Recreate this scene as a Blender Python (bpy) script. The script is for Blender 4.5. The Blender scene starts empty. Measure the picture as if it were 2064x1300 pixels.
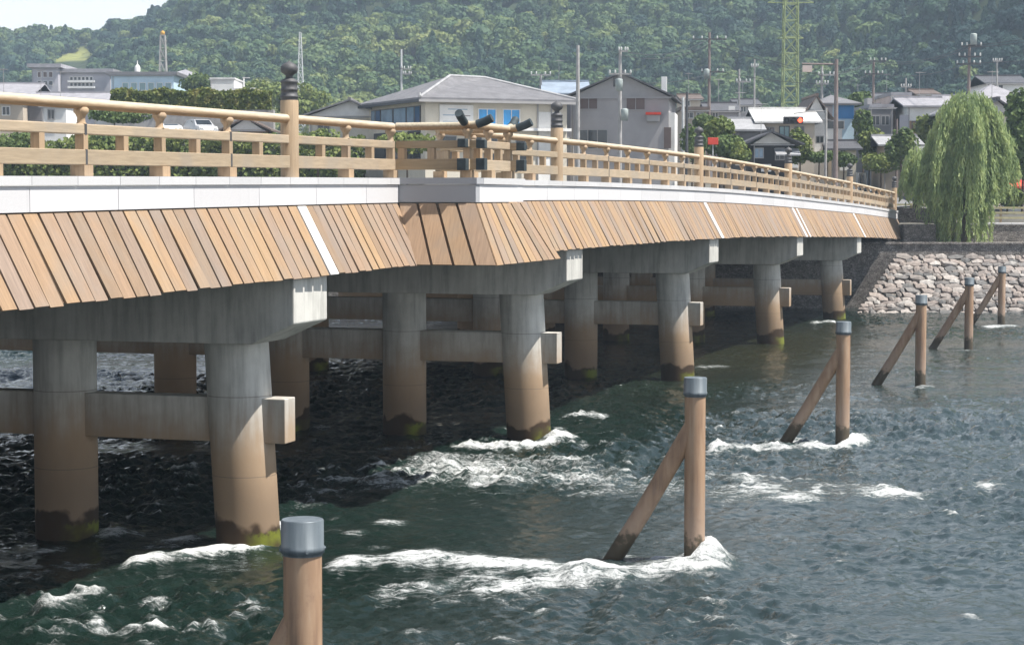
import bpy, math, random
import numpy as np
from mathutils import Matrix, Vector

random.seed(7); rng = np.random.default_rng(11)
SC = bpy.context.scene
COL = SC.collection
R = math.radians

# ------------------------------------------------------------------ camera, sky, sun, exposure
F_PX, HC = 4150.0, 7.65                      # focal length in photo pixels (2064 wide), eye height above the water
PITCH = math.atan((650 - 395) / F_PX)
cam_d = bpy.data.cameras.new('camera'); cam = bpy.data.objects.new('camera', cam_d); COL.objects.link(cam)
cam.location = (0, 0, HC); cam.rotation_euler = (math.pi / 2 - PITCH, 0, 0)
cam_d.sensor_width = 36; cam_d.lens = F_PX / 2064 * 36; cam_d.clip_start = 0.5; cam_d.clip_end = 12000
SC.camera = cam

SUN_EL, SUN_AZ = R(60), R(106)             # azimuth from +Y towards +X
SUN = Vector((math.cos(SUN_EL) * math.sin(SUN_AZ), math.cos(SUN_EL) * math.cos(SUN_AZ), math.sin(SUN_EL)))
world = bpy.data.worlds.new('World'); SC.world = world; world.use_nodes = True
wn = world.node_tree; bg = wn.nodes['Background']
sky = wn.nodes.new('ShaderNodeTexSky'); sky.sky_type = 'NISHITA'; sky.sun_disc = False
sky.sun_elevation = SUN_EL; sky.sun_rotation = SUN_AZ; sky.air_density = 1.0; sky.dust_density = 0.6; sky.ozone_density = 1.0
milk = wn.nodes.new('ShaderNodeMix'); milk.data_type = 'RGBA'; milk.inputs[7].default_value = (15.5, 15.7, 15.9, 1)   # white summer haze low in the sky, clearing overhead
wtc = wn.nodes.new('ShaderNodeTexCoord'); wsx = wn.nodes.new('ShaderNodeSeparateXYZ'); wmr = wn.nodes.new('ShaderNodeMapRange'); wmr.interpolation_type = 'SMOOTHSTEP'
wn.links.new(wtc.outputs['Generated'], wsx.inputs[0]); wn.links.new(wsx.outputs[2], wmr.inputs[0]); wn.links.new(wmr.outputs[0], milk.inputs[0])
for k_, x_ in enumerate((0.0, .6, .95, .03)): wmr.inputs[k_ + 1].default_value = x_
wn.links.new(sky.outputs[0], milk.inputs[6]); wn.links.new(milk.outputs[2], bg.inputs[0]); bg.inputs[1].default_value = 0.056
sl = bpy.data.lights.new('sun', 'SUN'); sl.energy = 5.0; sl.angle = R(0.53); sl.color = (1, .955, .88)
so = bpy.data.objects.new('sun', sl); COL.objects.link(so); so.rotation_euler = SUN.to_track_quat('Z', 'Y').to_euler()
vs = SC.view_settings; vs.view_transform = 'Standard'; vs.look = 'None'; vs.gamma = 1; vs.exposure = 0.9; vs.use_curve_mapping = False
SC.cycles.max_bounces = 8; SC.cycles.volume_bounces = 0; SC.cycles.sample_clamp_indirect = 6; SC.cycles.use_denoising = True

# ------------------------------------------------------------------ helpers
def at(px, py, Y):                           # the point at depth Y that the photo shows at (px, py)
    dy = math.cos(PITCH) + (650 - py) / F_PX * math.sin(PITCH)
    dz = -math.sin(PITCH) + (650 - py) / F_PX * math.cos(PITCH)
    t = Y / dy
    return Vector(((px - 1032) / F_PX * t, Y, HC + dz * t))
def onwater(px, py):
    dy = math.cos(PITCH) + (650 - py) / F_PX * math.sin(PITCH)
    dz = -math.sin(PITCH) + (650 - py) / F_PX * math.cos(PITCH)
    t = -HC / dz
    return Vector(((px - 1032) / F_PX * t, dy * t, 0))
TH = R(17.2); OX, OY = -5.87, 44.7           # bridge frame: local x = v (towards the open river), local y = u (along the deck)
def BW(v, u, z=0): return Vector((OX + math.cos(TH) * v + math.sin(TH) * u, OY - math.sin(TH) * v + math.cos(TH) * u, z))
def to_uv(x, y):
    dx, dy = x - OX, y - OY
    return dx * math.sin(TH) + dy * math.cos(TH), dx * math.cos(TH) - dy * math.sin(TH)

class MB:
    def __init__(s): s.v = []; s.f = []; s.sm = []
    def add(s, vs, fs, smooth=False):
        n = len(s.v); s.v += [tuple(p) for p in vs]; s.f += [tuple(i + n for i in f) for f in fs]; s.sm += [smooth] * len(fs); return s
    def hexa(s, p):                          # 8 corners: bottom ring 0-3, top ring 4-7
        return s.add(p, [(0, 3, 2, 1), (4, 5, 6, 7), (0, 1, 5, 4), (1, 2, 6, 5), (2, 3, 7, 6), (3, 0, 4, 7)])
    def box(s, x0, x1, y0, y1, z0, z1):
        return s.hexa([(x0, y0, z0), (x1, y0, z0), (x1, y1, z0), (x0, y1, z0), (x0, y0, z1), (x1, y0, z1), (x1, y1, z1), (x0, y1, z1)])
    def tube(s, pts, rad, n=10, cap=True):
        pts = [Vector(p) for p in pts]; m = len(pts); rad = rad if isinstance(rad, (list, tuple)) else [rad] * m
        vs = []
        for i, p in enumerate(pts):
            d = (pts[min(i + 1, m - 1)] - pts[max(i - 1, 0)]).normalized()
            r = Vector((0, 0, 1)) if abs(d.z) < .9 else Vector((1, 0, 0))
            a = d.cross(r).normalized(); b = a.cross(d)
            vs += [p + (a * math.cos(2 * math.pi * k / n) + b * math.sin(2 * math.pi * k / n)) * rad[i] for k in range(n)]
        fs = [(i * n + k, i * n + (k + 1) % n, (i + 1) * n + (k + 1) % n, (i + 1) * n + k) for i in range(m - 1) for k in range(n)]
        s.add(vs, fs, True)
        if cap:
            s.add([vs[k] for k in range(n)], [tuple(range(n))]); s.add([vs[(m - 1) * n + k] for k in range(n)], [tuple(range(n))[::-1]])
        return s
    def lathe(s, prof, n=24, c=(0, 0, 0)):
        vs = [(c[0] + r * math.cos(2 * math.pi * k / n), c[1] + r * math.sin(2 * math.pi * k / n), c[2] + z) for r, z in prof for k in range(n)]
        fs = [(i * n + k, i * n + (k + 1) % n, (i + 1) * n + (k + 1) % n, (i + 1) * n + k) for i in range(len(prof) - 1) for k in range(n)]
        s.add(vs, fs, True)
        s.add(vs[:n], [tuple(range(n))[::-1]]); s.add(vs[-n:], [tuple(range(n))])
        return s
    def mesh(s, name):
        me = bpy.data.meshes.new(name); me.from_pydata(s.v, [], s.f); me.update()
        if any(s.sm): me.polygons.foreach_set('use_smooth', s.sm)
        return me
    def obj(s, name, mat, parent=None, bevel=0):
        me = s.mesh(name); me.materials.append(mat)
        o = bpy.data.objects.new(name, me); COL.objects.link(o); o.parent = parent
        if bevel:
            b = o.modifiers.new('bevel', 'BEVEL'); b.width = bevel; b.segments = 2; b.limit_method = 'ANGLE'; b.angle_limit = R(40)
        return o
def empty(name, loc=(0, 0, 0), rz=0):
    o = bpy.data.objects.new(name, None); COL.objects.link(o); o.location = loc; o.rotation_euler = (0, 0, rz); return o
def tag(o, label=None, cat=None, group=None, kind=None):
    for k, x in (('label', label), ('category', cat), ('group', group), ('kind', kind)):
        if x: o[k] = x
    return o
def share(me, name, parent, loc=(0, 0, 0), rot=None, scale=None):
    o = bpy.data.objects.new(name, me); COL.objects.link(o); o.parent = parent; o.location = loc
    if rot: o.rotation_euler = rot
    if scale: o.scale = scale
    return o
def quads_mesh(name, c, ax, ay):             # numpy quads: centres, half axes
    n = len(c); P = np.empty((n, 4, 3), np.float32)
    P[:, 0] = c - ax - ay; P[:, 1] = c + ax - ay; P[:, 2] = c + ax + ay; P[:, 3] = c - ax + ay
    me = bpy.data.meshes.new(name); me.vertices.add(n * 4); me.loops.add(n * 4); me.polygons.add(n)
    me.vertices.foreach_set('co', P.ravel()); me.loops.foreach_set('vertex_index', np.arange(n * 4, dtype=np.int32))
    me.polygons.foreach_set('loop_start', np.arange(0, n * 4, 4, dtype=np.int32)); me.polygons.foreach_set('loop_total', np.full(n, 4, np.int32))
    me.update(); return me
def unit(a): return a / np.maximum(np.linalg.norm(a, axis=-1, keepdims=True), 1e-9)
def leaf_axes(nrm, size, aspect=1.0, tilt=.8):
    n = unit(nrm + rng.normal(0, tilt, nrm.shape)); t = unit(np.cross(n, rng.normal(0, 1, nrm.shape))); b = np.cross(n, t)
    size = np.asarray(size).reshape(-1, 1); return t * size, b * size * aspect

def sstep(x): x = np.clip(x, 0, 1); return x * x * (3 - 2 * x)
# value noise (2-D) on the CPU
def vnoise(x, y, seed=0, period=256):
    g = np.random.default_rng(seed).random((period, period)).astype(np.float32)
    xi = np.floor(x).astype(int); yi = np.floor(y).astype(int); fx = x - xi; fy = y - yi
    fx = fx * fx * (3 - 2 * fx); fy = fy * fy * (3 - 2 * fy)
    a, b = g[xi % period, yi % period], g[(xi + 1) % period, yi % period]
    c, d = g[xi % period, (yi + 1) % period], g[(xi + 1) % period, (yi + 1) % period]
    return (a * (1 - fx) + b * fx) * (1 - fy) + (c * (1 - fx) + d * fx) * fy
def fbm(x, y, seed=0, oct=4):
    s = 0; a = .5
    for k in range(oct): s = s + a * vnoise(x * 2 ** k + 17.3 * k, y * 2 ** k + 5.1 * k, seed + k); a *= .5
    return s / (1 - .5 ** oct)

# ------------------------------------------------------------------ materials
class NT:
    def __init__(s, name):
        s.m = bpy.data.materials.new(name); s.m.use_nodes = True; s.t = s.m.node_tree; s.b = s.t.nodes['Principled BSDF']; s.out = s.t.nodes['Material Output']
    def n(s, typ, **kw):
        o = s.t.nodes.new('ShaderNode' + typ)
        for k, x in kw.items():
            if k.startswith('i_'): o.inputs[k[2:].replace('_', ' ')].default_value = x
            else: setattr(o, k, x)
        return o
    def l(s, a, b): s.t.links.new(a, b)
    def ramp(s, fac, stops, interp='LINEAR'):
        r = s.n('ValToRGB'); cr = r.color_ramp; cr.interpolation = interp
        while len(cr.elements) < len(stops): cr.elements.new(.5)
        for e, (p, c) in zip(cr.elements, stops): e.position = p; e.color = (*c, 1) if len(c) == 3 else c
        if fac is not None: s.l(fac, r.inputs[0])
        return r.outputs[0]
    def noise(s, scale, detail=4, rough=.55, coord='Object', vec=None, mapping=None, dist=0):
        if vec is None:
            tc = s.n('TexCoord'); vec = tc.outputs[coord]
        if mapping:
            mp = s.n('Mapping'); mp.inputs['Scale'].default_value = mapping; s.l(vec, mp.inputs[0]); vec = mp.outputs[0]
        t = s.n('TexNoise'); t.inputs['Scale'].default_value = scale; t.inputs['Detail'].default_value = detail; t.inputs['Roughness'].default_value = rough; t.inputs['Distortion'].default_value = dist
        s.l(vec, t.inputs['Vector']); return t.outputs['Fac']
    def mix(s, fac, a, b, typ='MIX'):
        m = s.n('Mix', data_type='RGBA', blend_type=typ)
        for x, sock in ((fac, m.inputs[0]), (a, m.inputs[6]), (b, m.inputs[7])):
            if hasattr(x, 'links'): s.l(x, sock)
            elif isinstance(x, (int, float)): sock.default_value = x
            else: sock.default_value = (*x, 1)
        return m.outputs[2]
    def math(s, op, a, b=0.0, clamp=False):
        m = s.n('Math', operation=op, use_clamp=clamp)
        for x, sock in ((a, m.inputs[0]), (b, m.inputs[1])):
            if hasattr(x, 'links'): s.l(x, sock)
            else: sock.default_value = x
        return m.outputs[0]
    def maprange(s, x, a, b, c=0.0, d=1.0, smooth=True):
        m = s.n('MapRange', interpolation_type='SMOOTHSTEP' if smooth else 'LINEAR')
        s.l(x, m.inputs[0])
        for i, q in enumerate((a, b, c, d)): m.inputs[i + 1].default_value = q
        return m.outputs[0]
    def bump(s, h, strength=.3, dist=.02):
        b = s.n('Bump'); b.inputs['Strength'].default_value = strength; b.inputs['Distance'].default_value = dist; s.l(h, b.inputs['Height']); s.l(b.outputs[0], s.b.inputs['Normal'])
    def color(s, c):
        if hasattr(c, 'links'): s.l(c, s.b.inputs['Base Color'])
        else: s.b.inputs['Base Color'].default_value = (*c, 1)
    def set(s, rough=.7, metal=0, spec=.5):
        s.b.inputs['Roughness'].default_value = rough; s.b.inputs['Metallic'].default_value = metal; s.b.inputs['Specular IOR Level'].default_value = spec; return s
def dark(c, k): return tuple(x * k for x in c)
def plain(name, c, rough=.7, var=.25, scale=2.0, metal=0, spec=.4, bump=.15):
    t = NT(name).set(rough, metal, spec); f = t.noise(scale, 5, .6)
    t.color(t.ramp(f, [(.3, dark(c, 1 - var)), (.7, dark(c, 1 + var * .5))]))
    if bump: t.bump(t.noise(scale * 8, 4), bump, .01)
    return t.m
def wood(name, cols, mapping, grain=.3):
    t = NT(name).set(.75, 0, .25)
    oi = t.n('ObjectInfo'); k = len(cols)
    base = t.ramp(oi.outputs['Random'], [(i / k, c) for i, c in enumerate(cols)], 'CONSTANT')
    g = t.noise(1.0, 6, .65, mapping=mapping); g2 = t.noise(.9, 3)
    c = t.mix(1.0, base, t.ramp(g, [(.25, (1 - grain,) * 3), (.75, (1 + grain * .35,) * 3)]), 'MULTIPLY')
    c = t.mix(t.maprange(g2, .42, .7, 0, .55), c, t.mix(.5, t.mix(1.0, base, (.75, .85, 1.0), 'MULTIPLY'), (.26, .225, .19)))
    t.color(c); t.bump(g, .35, .006); return t.m

M = {}
tan = [(.43, .285, .16), (.40, .27, .165), (.37, .265, .18), (.46, .305, .165), (.34, .25, .175), (.42, .28, .165), (.37, .275, .20), (.42, .28, .16), (.34, .235, .145), (.40, .275, .175)]
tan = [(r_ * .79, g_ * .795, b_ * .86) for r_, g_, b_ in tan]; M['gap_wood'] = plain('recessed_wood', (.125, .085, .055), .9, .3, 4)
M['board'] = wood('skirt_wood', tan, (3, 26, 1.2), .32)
M['board_front'] = wood('skirt_wood_front', [dark(c_, 1.2) for c_ in (tan[1], tan[5], tan[7], tan[9])], (26, 3, 1.2), .32)  # bay boards coloured brighter to offset the grazing sun on them
M['rail_wood'] = wood('rail_wood', [(.40, .31, .215), (.37, .29, .20), (.43, .34, .24)], (25, 1.6, 25), .3)
M['rail_side'] = wood('rail_side_wood', [(.40, .29, .18), (.37, .27, .165)], (1.6, 25, 25), .3)
M['post_wood'] = wood('post_wood', [(.43, .305, .195), (.39, .285, .185)], (22, 22, 1.5), .3)
t = NT('weathered_top_rail').set(.8, 0, .25)      # greyed by rain on top
geo = t.n('NewGeometry'); sx = t.n('SeparateXYZ'); t.l(geo.outputs['Normal'], sx.inputs[0])
g = t.noise(1.0, 6, .65, mapping=(20, 1.5, 20))
c = t.mix(t.maprange(t.math('ADD', sx.outputs[2], t.math('MULTIPLY', g, .6)), -.1, .9), (.36, .235, .135), (.50, .44, .335))
t.color(t.mix(1.0, c, t.ramp(g, [(.3, (.72,) * 3), (.7, (1.1,) * 3)]), 'MULTIPLY')); t.bump(g, .3, .006); M['top_rail'] = t.m
def granite(name, c):
    t = NT(name).set(.7, 0, .3); oi = t.n('ObjectInfo')
    v = t.ramp(oi.outputs['Random'], [(0, dark(c, .93)), (1, dark(c, 1.04))])
    v = t.mix(1.0, v, t.ramp(t.noise(90, 3, .7), [(.3, (.86,) * 3), (.7, (1.06,) * 3)]), 'MULTIPLY')
    v = t.mix(t.maprange(t.noise(1.0, 5, .6, mapping=(.7, 5, .5)), .55, .85, 0, .30), v, dark(c, .6))
    t.color(v); t.bump(t.noise(60, 3), .1, .004); return t.m
M['granite'] = granite('pale_granite', (.60, .59, .60))
M['coping'] = granite('coping_granite', (.55, .545, .55))
M['shaded_granite'] = granite('shaded_granite', (.36, .365, .385))  # pale granite darkened: shade on the bay's near face put into the colour
M['white_board'] = plain('white_board', (.80, .775, .74), .6, .08, 3)
M['dark_joint'] = plain('joint_sealant', (.05, .045, .045), .8)
def concrete(name, stain_shade=True, base=(.53, .52, .485)):
    t = NT(name).set(.85, 0, .25); geo = t.n('NewGeometry'); s = t.n('SeparateXYZ'); t.l(geo.outputs['Position'], s.inputs[0])
    pos = geo.outputs['Position']; n1 = t.noise(.8, 6, .6, vec=pos); n2 = t.noise(1.0, 6, .65, vec=pos, mapping=(5, 5, .5)); n3 = t.noise(9, 4, .6, vec=pos)
    c = t.mix(1.0, t.ramp(n1, [(.3, dark(base, .78)), (.7, dark(base, 1.12))]), t.ramp(n2, [(.28, (.62,) * 3), (.5, (.95,) * 3), (.7, (1.1,) * 3)]), 'MULTIPLY')
    if stain_shade:
        oi = t.n('ObjectInfo'); z = t.math('ADD', t.math('ADD', s.outputs[2], t.math('MULTIPLY', t.math('SUBTRACT', n1, .5), 1.1)), t.math('ADD', t.math('MULTIPLY', t.math('SUBTRACT', n2, .5), .6), t.math('MULTIPLY', t.math('SUBTRACT', oi.outputs['Random'], .5), .5)))
        br = t.mix(n2, (.40, .275, .17), (.30, .22, .15))
        c = t.mix(t.maprange(z, 3.45, 1.75), c, br)
        c = t.mix(t.maprange(z, 2.3, .7, 0, .8), c, (.19, .135, .09))  # darker toward the water: real stains, plus shade put into the colour
        z2 = t.math('ADD', s.outputs[2], t.math('MULTIPLY', t.math('SUBTRACT', t.noise(1.1, 3, .5, vec=pos), .5), 1.3))
        c = t.mix(t.maprange(z2, .62, .5), c, (.045, .028, .016))
        z3 = t.math('ADD', s.outputs[2], t.math('MULTIPLY', t.math('SUBTRACT', n3, .5), .35))
        vec = t.n('VectorMath', operation='DOT_PRODUCT'); t.l(geo.outputs['Normal'], vec.inputs[0]); vec.inputs[1].default_value = (.95, -.3, 0)
        gm = t.math('MULTIPLY', t.math('MULTIPLY', t.maprange(z3, .42, .30), t.maprange(vec.outputs['Value'], .2, .8)), t.maprange(t.noise(1.3, 3, .5, vec=pos), .42, .62, .1, .9))
        c = t.mix(gm, c, (.15, .17, .02))
        for h, w in ((3.33, .012), (1.6, .010)):    # pour joints
            j = t.math('COMPARE', s.outputs[2], h); j.node.inputs[2].default_value = w
            c = t.mix(t.math('MULTIPLY', j, .45), c, (.09, .08, .07))
    t.color(c); t.bump(n3, .25, .01); return t.m
M['column'] = concrete('stained_shaded_concrete'); M['concrete'] = concrete('grey_concrete', False); M['beam'] = concrete('beam_concrete', True, (.50, .485, .45))
M['bronze'] = plain('dark_bronze', (.10, .10, .105), .62, .35, 6, .35, .4)
M['verdigris'] = plain('blackened_copper', (.05, .065, .072), .65, .35, 6, .3, .35)
M['asphalt'] = plain('asphalt', (.09, .09, .092), .9, .25, 3)

t = NT('rusty_brown_pipe').set(.6, 0, .4); geo = t.n('NewGeometry'); s = t.n('SeparateXYZ'); t.l(geo.outputs['Position'], s.inputs[0]); pos = geo.outputs['Position']
n1 = t.noise(1.0, 5, .6, vec=pos, mapping=(7, 7, .8)); n3 = t.noise(6, 4, .6, vec=pos)
c = t.ramp(n1, [(.28, (.19, .12, .08)), (.45, (.30, .19, .12)), (.6, (.36, .24, .155)), (.78, (.42, .32, .24))])
c = t.mix(t.maprange(t.noise(2.3, 5, .7, vec=pos), .56, .72, 0, .6), c, (.20, .12, .085))
c = t.mix(t.maprange(t.math('ADD', s.outputs[2], n3), 2.6, 1.0, 0, .65), c, (.33, .245, .19))
c = t.mix(t.maprange(t.math('ADD', s.outputs[2], t.math('MULTIPLY', n3, .9)), 1.15, .9), c, (.07, .055, .035))
t.color(c); t.bump(n3, .2, .006); M['pipe'] = t.m
t = NT('galvanised_cap').set(.5, .15, .4); n1 = t.noise(1.0, 5, .6, mapping=(9, 9, .6))
t.color(t.ramp(n1, [(.3, (.07, .09, .105)), (.7, (.15, .175, .195))])); M['cap'] = t.m

def foliage(name, cols, attr=None, transl=.25):
    t = NT(name); t.set(.65, 0, .2)
    if attr:
        a = t.n('Attribute', attribute_type='INSTANCER', attribute_name=attr); f = a.outputs['Fac']
        f = t.math('ADD', f, t.math('MULTIPLY', t.math('SUBTRACT', t.noise(.8, 3), .5), .30))
    else: f = t.noise(1.1, 4, .6)
    c = t.ramp(f, cols)
    t.color(c); tr = t.n('BsdfTranslucent'); t.l(c, tr.inputs[0]); ms = t.n('MixShader'); ms.inputs[0].default_value = transl
    t.l(t.b.outputs[0], ms.inputs[1]); t.l(tr.outputs[0], ms.inputs[2]); t.l(ms.outputs[0], t.out.inputs[0]); return t.m
M['forest'] = foliage('forest_leaves', [(0, (.024, .058, .054)), (.3, (.055, .105, .066)), (.55, (.105, .165, .072)), (.8, (.175, .225, .08)), (1, (.26, .29, .10))], 'tint')
M['bush'] = foliage('shrub_leaves', [(.3, (.055, .09, .035)), (.5, (.11, .16, .052)), (.7, (.18, .225, .075))])
M['bush_light'] = foliage('light_leaves', [(.3, (.08, .115, .035)), (.5, (.155, .20, .055)), (.7, (.25, .27, .085))])
M['willow'] = foliage('willow_leaves', [(.3, (.17, .235, .11)), (.5, (.31, .39, .17)), (.7, (.48, .54, .24))], transl=.45)
M['willow_yellow'] = foliage('young_willow_leaves', [(.3, (.13, .16, .05)), (.5, (.19, .21, .06)), (.7, (.27, .27, .09))], transl=.35)
M['hedge'] = foliage('hedge_leaves', [(.3, (.05, .075, .02)), (.5, (.13, .16, .04)), (.66, (.27, .25, .08))])
M['trunk'] = plain('bark', (.10, .075, .055), .9, .4, 6)
M['earth'] = plain('forest_floor', (.05, .06, .03), .95, .4, .05)

# ------------------------------------------------------------------ the river
UA = np.array([-12, 0, 6.6, 21.8, 33.2, 44.9, 55.2, 68, 92.6, 112.5, 130.]); ZA = np.array([7.97, 8.05, 8.09, 8.13, 8.08, 8.0, 7.86, 7.61, 7.1, 6.56, 6.1])
def ztop(u):                                  # smooth deck profile
    w = (-6, -3, 0, 3, 6); return float(np.mean([np.interp(u + k, UA, ZA) if u + k > -12 else 7.97 + .008 * (u + k + 12) for k in w]))
PIERS = [-21.4, 0.0, 21.3, 42.9, 64.9, 87.5]
POSTS = [(-2.33, 22.7, 4.07), (3.78, 42.3, 3.92), (10.18, 63.1, 3.80), (16.46, 82.7, 3.67), (22.83, 102.7, 3.57), (29.07, 122.1, 3.48)]

def build_water():
    ys = [31.0]
    while ys[-1] < 137.5: ys.append(ys[-1] + min(max(.62 * ys[-1] ** 2 / (HC * 2075), .055), .21))
    ys = np.array(ys); xs = np.arange(-36, 40.01, .115)
    ysx = np.concatenate(([-150, -60, 0, 15, 25], ys, [139, 141])); xsx = np.concatenate(([-420, -250, -150, -90, -60, -45], xs, [46, 60, 100, 180, 420]))
    X, Y = np.meshgrid(xsx, ysx); U, V = to_uv(X, Y)
    inner = (np.clip((X + 40) / 6, 0, 1) * np.clip((44 - X) / 6, 0, 1) * np.clip((Y - 24) / 6, 0, 1) * np.clip((140 - Y) / 4, 0, 1))
    H = np.zeros_like(X)
    for k in range(46):                       # choppy current, crests roughly across the flow
        lam = .30 * (8 ** rng.random() ** 1.3); ang = rng.normal(0, .85) + (math.pi if rng.random() < .3 else 0); ph = rng.random() * 6.28
        kk = 2 * math.pi / lam; amp = .0105 * lam ** .40
        w = kk * (X * math.cos(ang) + Y * math.sin(ang)) + ph + 1.4 * vnoise(X * .35 + k, Y * .35 + 2 * k, k)
        s = np.sin(w); H += amp * (s + .25 * np.sin(2 * w + .5))
    calm = 1 - .72 * np.exp(-(((U - 60) / 24) ** 2)) * (V > -30)
    calm *= 1 - .35 * np.clip((Y - 95) / 40, 0, 1)
    ru = .30 + 1.45 * sstep(fbm(X * .10, Y * .16, 5, 3) * 1.6 - .3)
    H *= calm * ru
    foam = np.zeros_like(X)
    def blob(px, py, hx, hy, s=1.0, lift=.10, ang=0.0):
        nonlocal H, foam
        c = onwater(px, py); rx = hx * c.y / F_PX; ry = max(hy * c.y ** 2 / (HC * F_PX), .12)
        dx, dy = X - c.x, Y - c.y; ca, sa = math.cos(ang), math.sin(ang)
        e = ((dx * ca + dy * sa) / rx) ** 2 + ((-dx * sa + dy * ca) / ry) ** 2
        g = np.exp(-e); foam = np.maximum(foam, s * g); H = H + .7 * lift * s * np.exp(-e * .8)
    def streak(pts, hy, s=1.0, lift=.06, n=14):
        for a, b in zip(pts[:-1], pts[1:]):
            for i in range(n):
                q = i / n; blob(a[0] + (b[0] - a[0]) * q, a[1] + (b[1] - a[1]) * q, abs(b[0] - a[0]) / n * 1.6 + 10, hy * random.uniform(.7, 1.2), s * random.uniform(.75, 1.05), lift * .35)
    # post 2: bow wave and long wake
    blob(1430, 1135, 34, 16, 1.5, .46); blob(1400, 1150, 55, 16, 1.3, .18)
    streak([(1460, 1140), (1300, 1158), (1160, 1160), (1000, 1140), (860, 1128), (670, 1140)], 19, 1.0, .12)
    streak([(1250, 1175), (1120, 1180), (960, 1196)], 17, .85, .10); streak([(1000, 1165), (760, 1200)], 22, .6, .05); blob(1000, 1195, 170, 30, .5, .04)
    blob(1180, 1160, 60, 14, 1.15, .16); blob(1250, 1125, 40, 10, .8, .08); blob(1330, 1135, 40, 8, .9, .1); blob(760, 1105, 40, 6, .5, .05)
    # post 3
    streak([(1738, 893), (1690, 903), (1590, 905), (1470, 905), (1430, 910)], 7, 1.0, .08); blob(1715, 893, 26, 6, 1.2, .2); blob(1600, 890, 40, 5, .8)
    streak([(1875, 780), (1850, 783)], 3, .7); streak([(2040, 657), (1990, 660)], 3, .9); streak([(1965, 706), (1940, 708)], 2, .5)
    # pier columns
    streak([(572, 1075), (530, 1105), (430, 1118), (330, 1132), (250, 1142)], 9, 1.1, .12); blob(560, 1080, 22, 12, 1.3, .25); blob(225, 1080, 36, 13, .95, .25); blob(360, 1090, 60, 8, .85, .12)
    streak([(120, 1110), (40, 1120)], 7, .7, .08); blob(40, 1080, 45, 7, .7, .08)
    streak([(1152, 882), (1100, 898), (1000, 905), (920, 902)], 6, 1.15, .10); blob(1125, 884, 26, 6, 1.2, .14); streak([(880, 895), (740, 912)], 6, .55, .05)
    streak([(1215, 838), (1140, 838)], 3, .95, .05); streak([(1460, 738), (1400, 742)], 4, .6); streak([(1680, 650), (1640, 652)], 2, .8)
    blob(650, 862, 36, 6, .6, .08); blob(690, 970, 50, 9, .8, .14); blob(600, 985, 40, 6, .5, .06)
    # standing waves
    for px, py, hx, hy, s in ((790, 980, 70, 12, .75), (880, 935, 60, 14, .8), (1010, 975, 90, 11, .85), (1130, 935, 70, 12, .75), (960, 950, 200, 36, .74), (1180, 970, 110, 26, .66), (1330, 985, 130, 28, .58),
                              (1200, 1000, 60, 10, .55), (1600, 1010, 62, 11, .95), (1800, 1000, 90, 13, .95), (1990, 978, 46, 9, .7), (1500, 970, 50, 10, .7), (1500, 1000, 120, 26, .62), (1700, 985, 130, 18, .48),
                              (1920, 1040, 22, 6, .8), (1560, 990, 120, 20, .45), (115, 1218, 48, 16, .95), (310, 1216, 30, 12, .85), (505, 1218, 28, 8, .75), (790, 1056, 42, 8, .75), (720, 1075, 34, 6, .6),
                              (1090, 1236, 30, 10, .7), (830, 1278, 34, 8, .7), (1010, 1290, 26, 6, .6), (1955, 1246, 34, 8, .6), (1690, 1245, 30, 5, .45), (1550, 1180, 20, 5, .5), (690, 1000, 30, 5, .5),
                              (900, 1215, 90, 16, .42), (330, 1262, 60, 10, .45), (120, 1275, 70, 10, .42), (1430, 1215, 24, 5, .45), (1720, 960, 60, 8, .5), (1800, 940, 40, 5, .45), (1440, 960, 40, 12, .55)):
        blob(px, py, hx, hy, s, .16)
    # broken small caps all over the fast water
    fast = np.clip(fbm(X * .22, Y * .12, 31, 3) * 2.6 - .95, 0, 1) * calm
    caps = np.clip((fbm(X * 1.9, Y * 1.3, 44, 4) - .55) * 4.5, 0, 1) * fast * .55 + np.clip((H - .045) * 4.5, 0, .5) * calm
    foam = np.clip(np.maximum(foam, caps), 0, 1.0)
    rough = np.clip(foam, 0, 1); H += rough * (fbm(X * 2.4, Y * 1.6, 71, 4) - .5) * .17
    for x, y, zt in POSTS:                    # water piles up in front of the posts, sinks behind
        d2 = ((X - x + .35) / .5) ** 2 + ((Y - y) / .35) ** 2; H -= .10 * np.exp(-d2)
    Z = H * inner; foam = foam * inner
    ny, nx = X.shape; me = bpy.data.meshes.new('river_water')
    P = np.stack([X, Y, Z], -1).reshape(-1, 3).astype(np.float32)
    idx = np.arange(ny * nx).reshape(ny, nx); q = np.stack([idx[:-1, :-1], idx[:-1, 1:], idx[1:, 1:], idx[1:, :-1]], -1).reshape(-1, 4).astype(np.int32)
    me.vertices.add(len(P)); me.vertices.foreach_set('co', P.ravel()); me.loops.add(q.size); me.loops.foreach_set('vertex_index', q.ravel())
    me.polygons.add(len(q)); me.polygons.foreach_set('loop_start', np.arange(0, q.size, 4, dtype=np.int32)); me.polygons.foreach_set('loop_total', np.full(len(q), 4, np.int32))
    me.polygons.foreach_set('use_smooth', np.ones(len(q), bool)); me.update()
    at_ = me.attributes.new('foam', 'FLOAT', 'POINT'); at_.data.foreach_set('value', foam.ravel().astype(np.float32))
    shal = np.exp(-(((U - 62) / 20) ** 2)) * np.clip((12 - np.abs(V - 3)) / 10, 0, 1)
    at2 = me.attributes.new('shallow', 'FLOAT', 'POINT'); at2.data.foreach_set('value', shal.ravel().astype(np.float32))
    opn = np.clip((V - 3 + 6 * (fbm(X * .08, Y * .08, 91, 3) - .5)) / 14, 0, 1); at3 = me.attributes.new('sky_tint', 'FLOAT', 'POINT'); at3.data.foreach_set('value', opn.ravel().astype(np.float32))  # paler blue body colour away from the bridge, standing in for reflected sky
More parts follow.
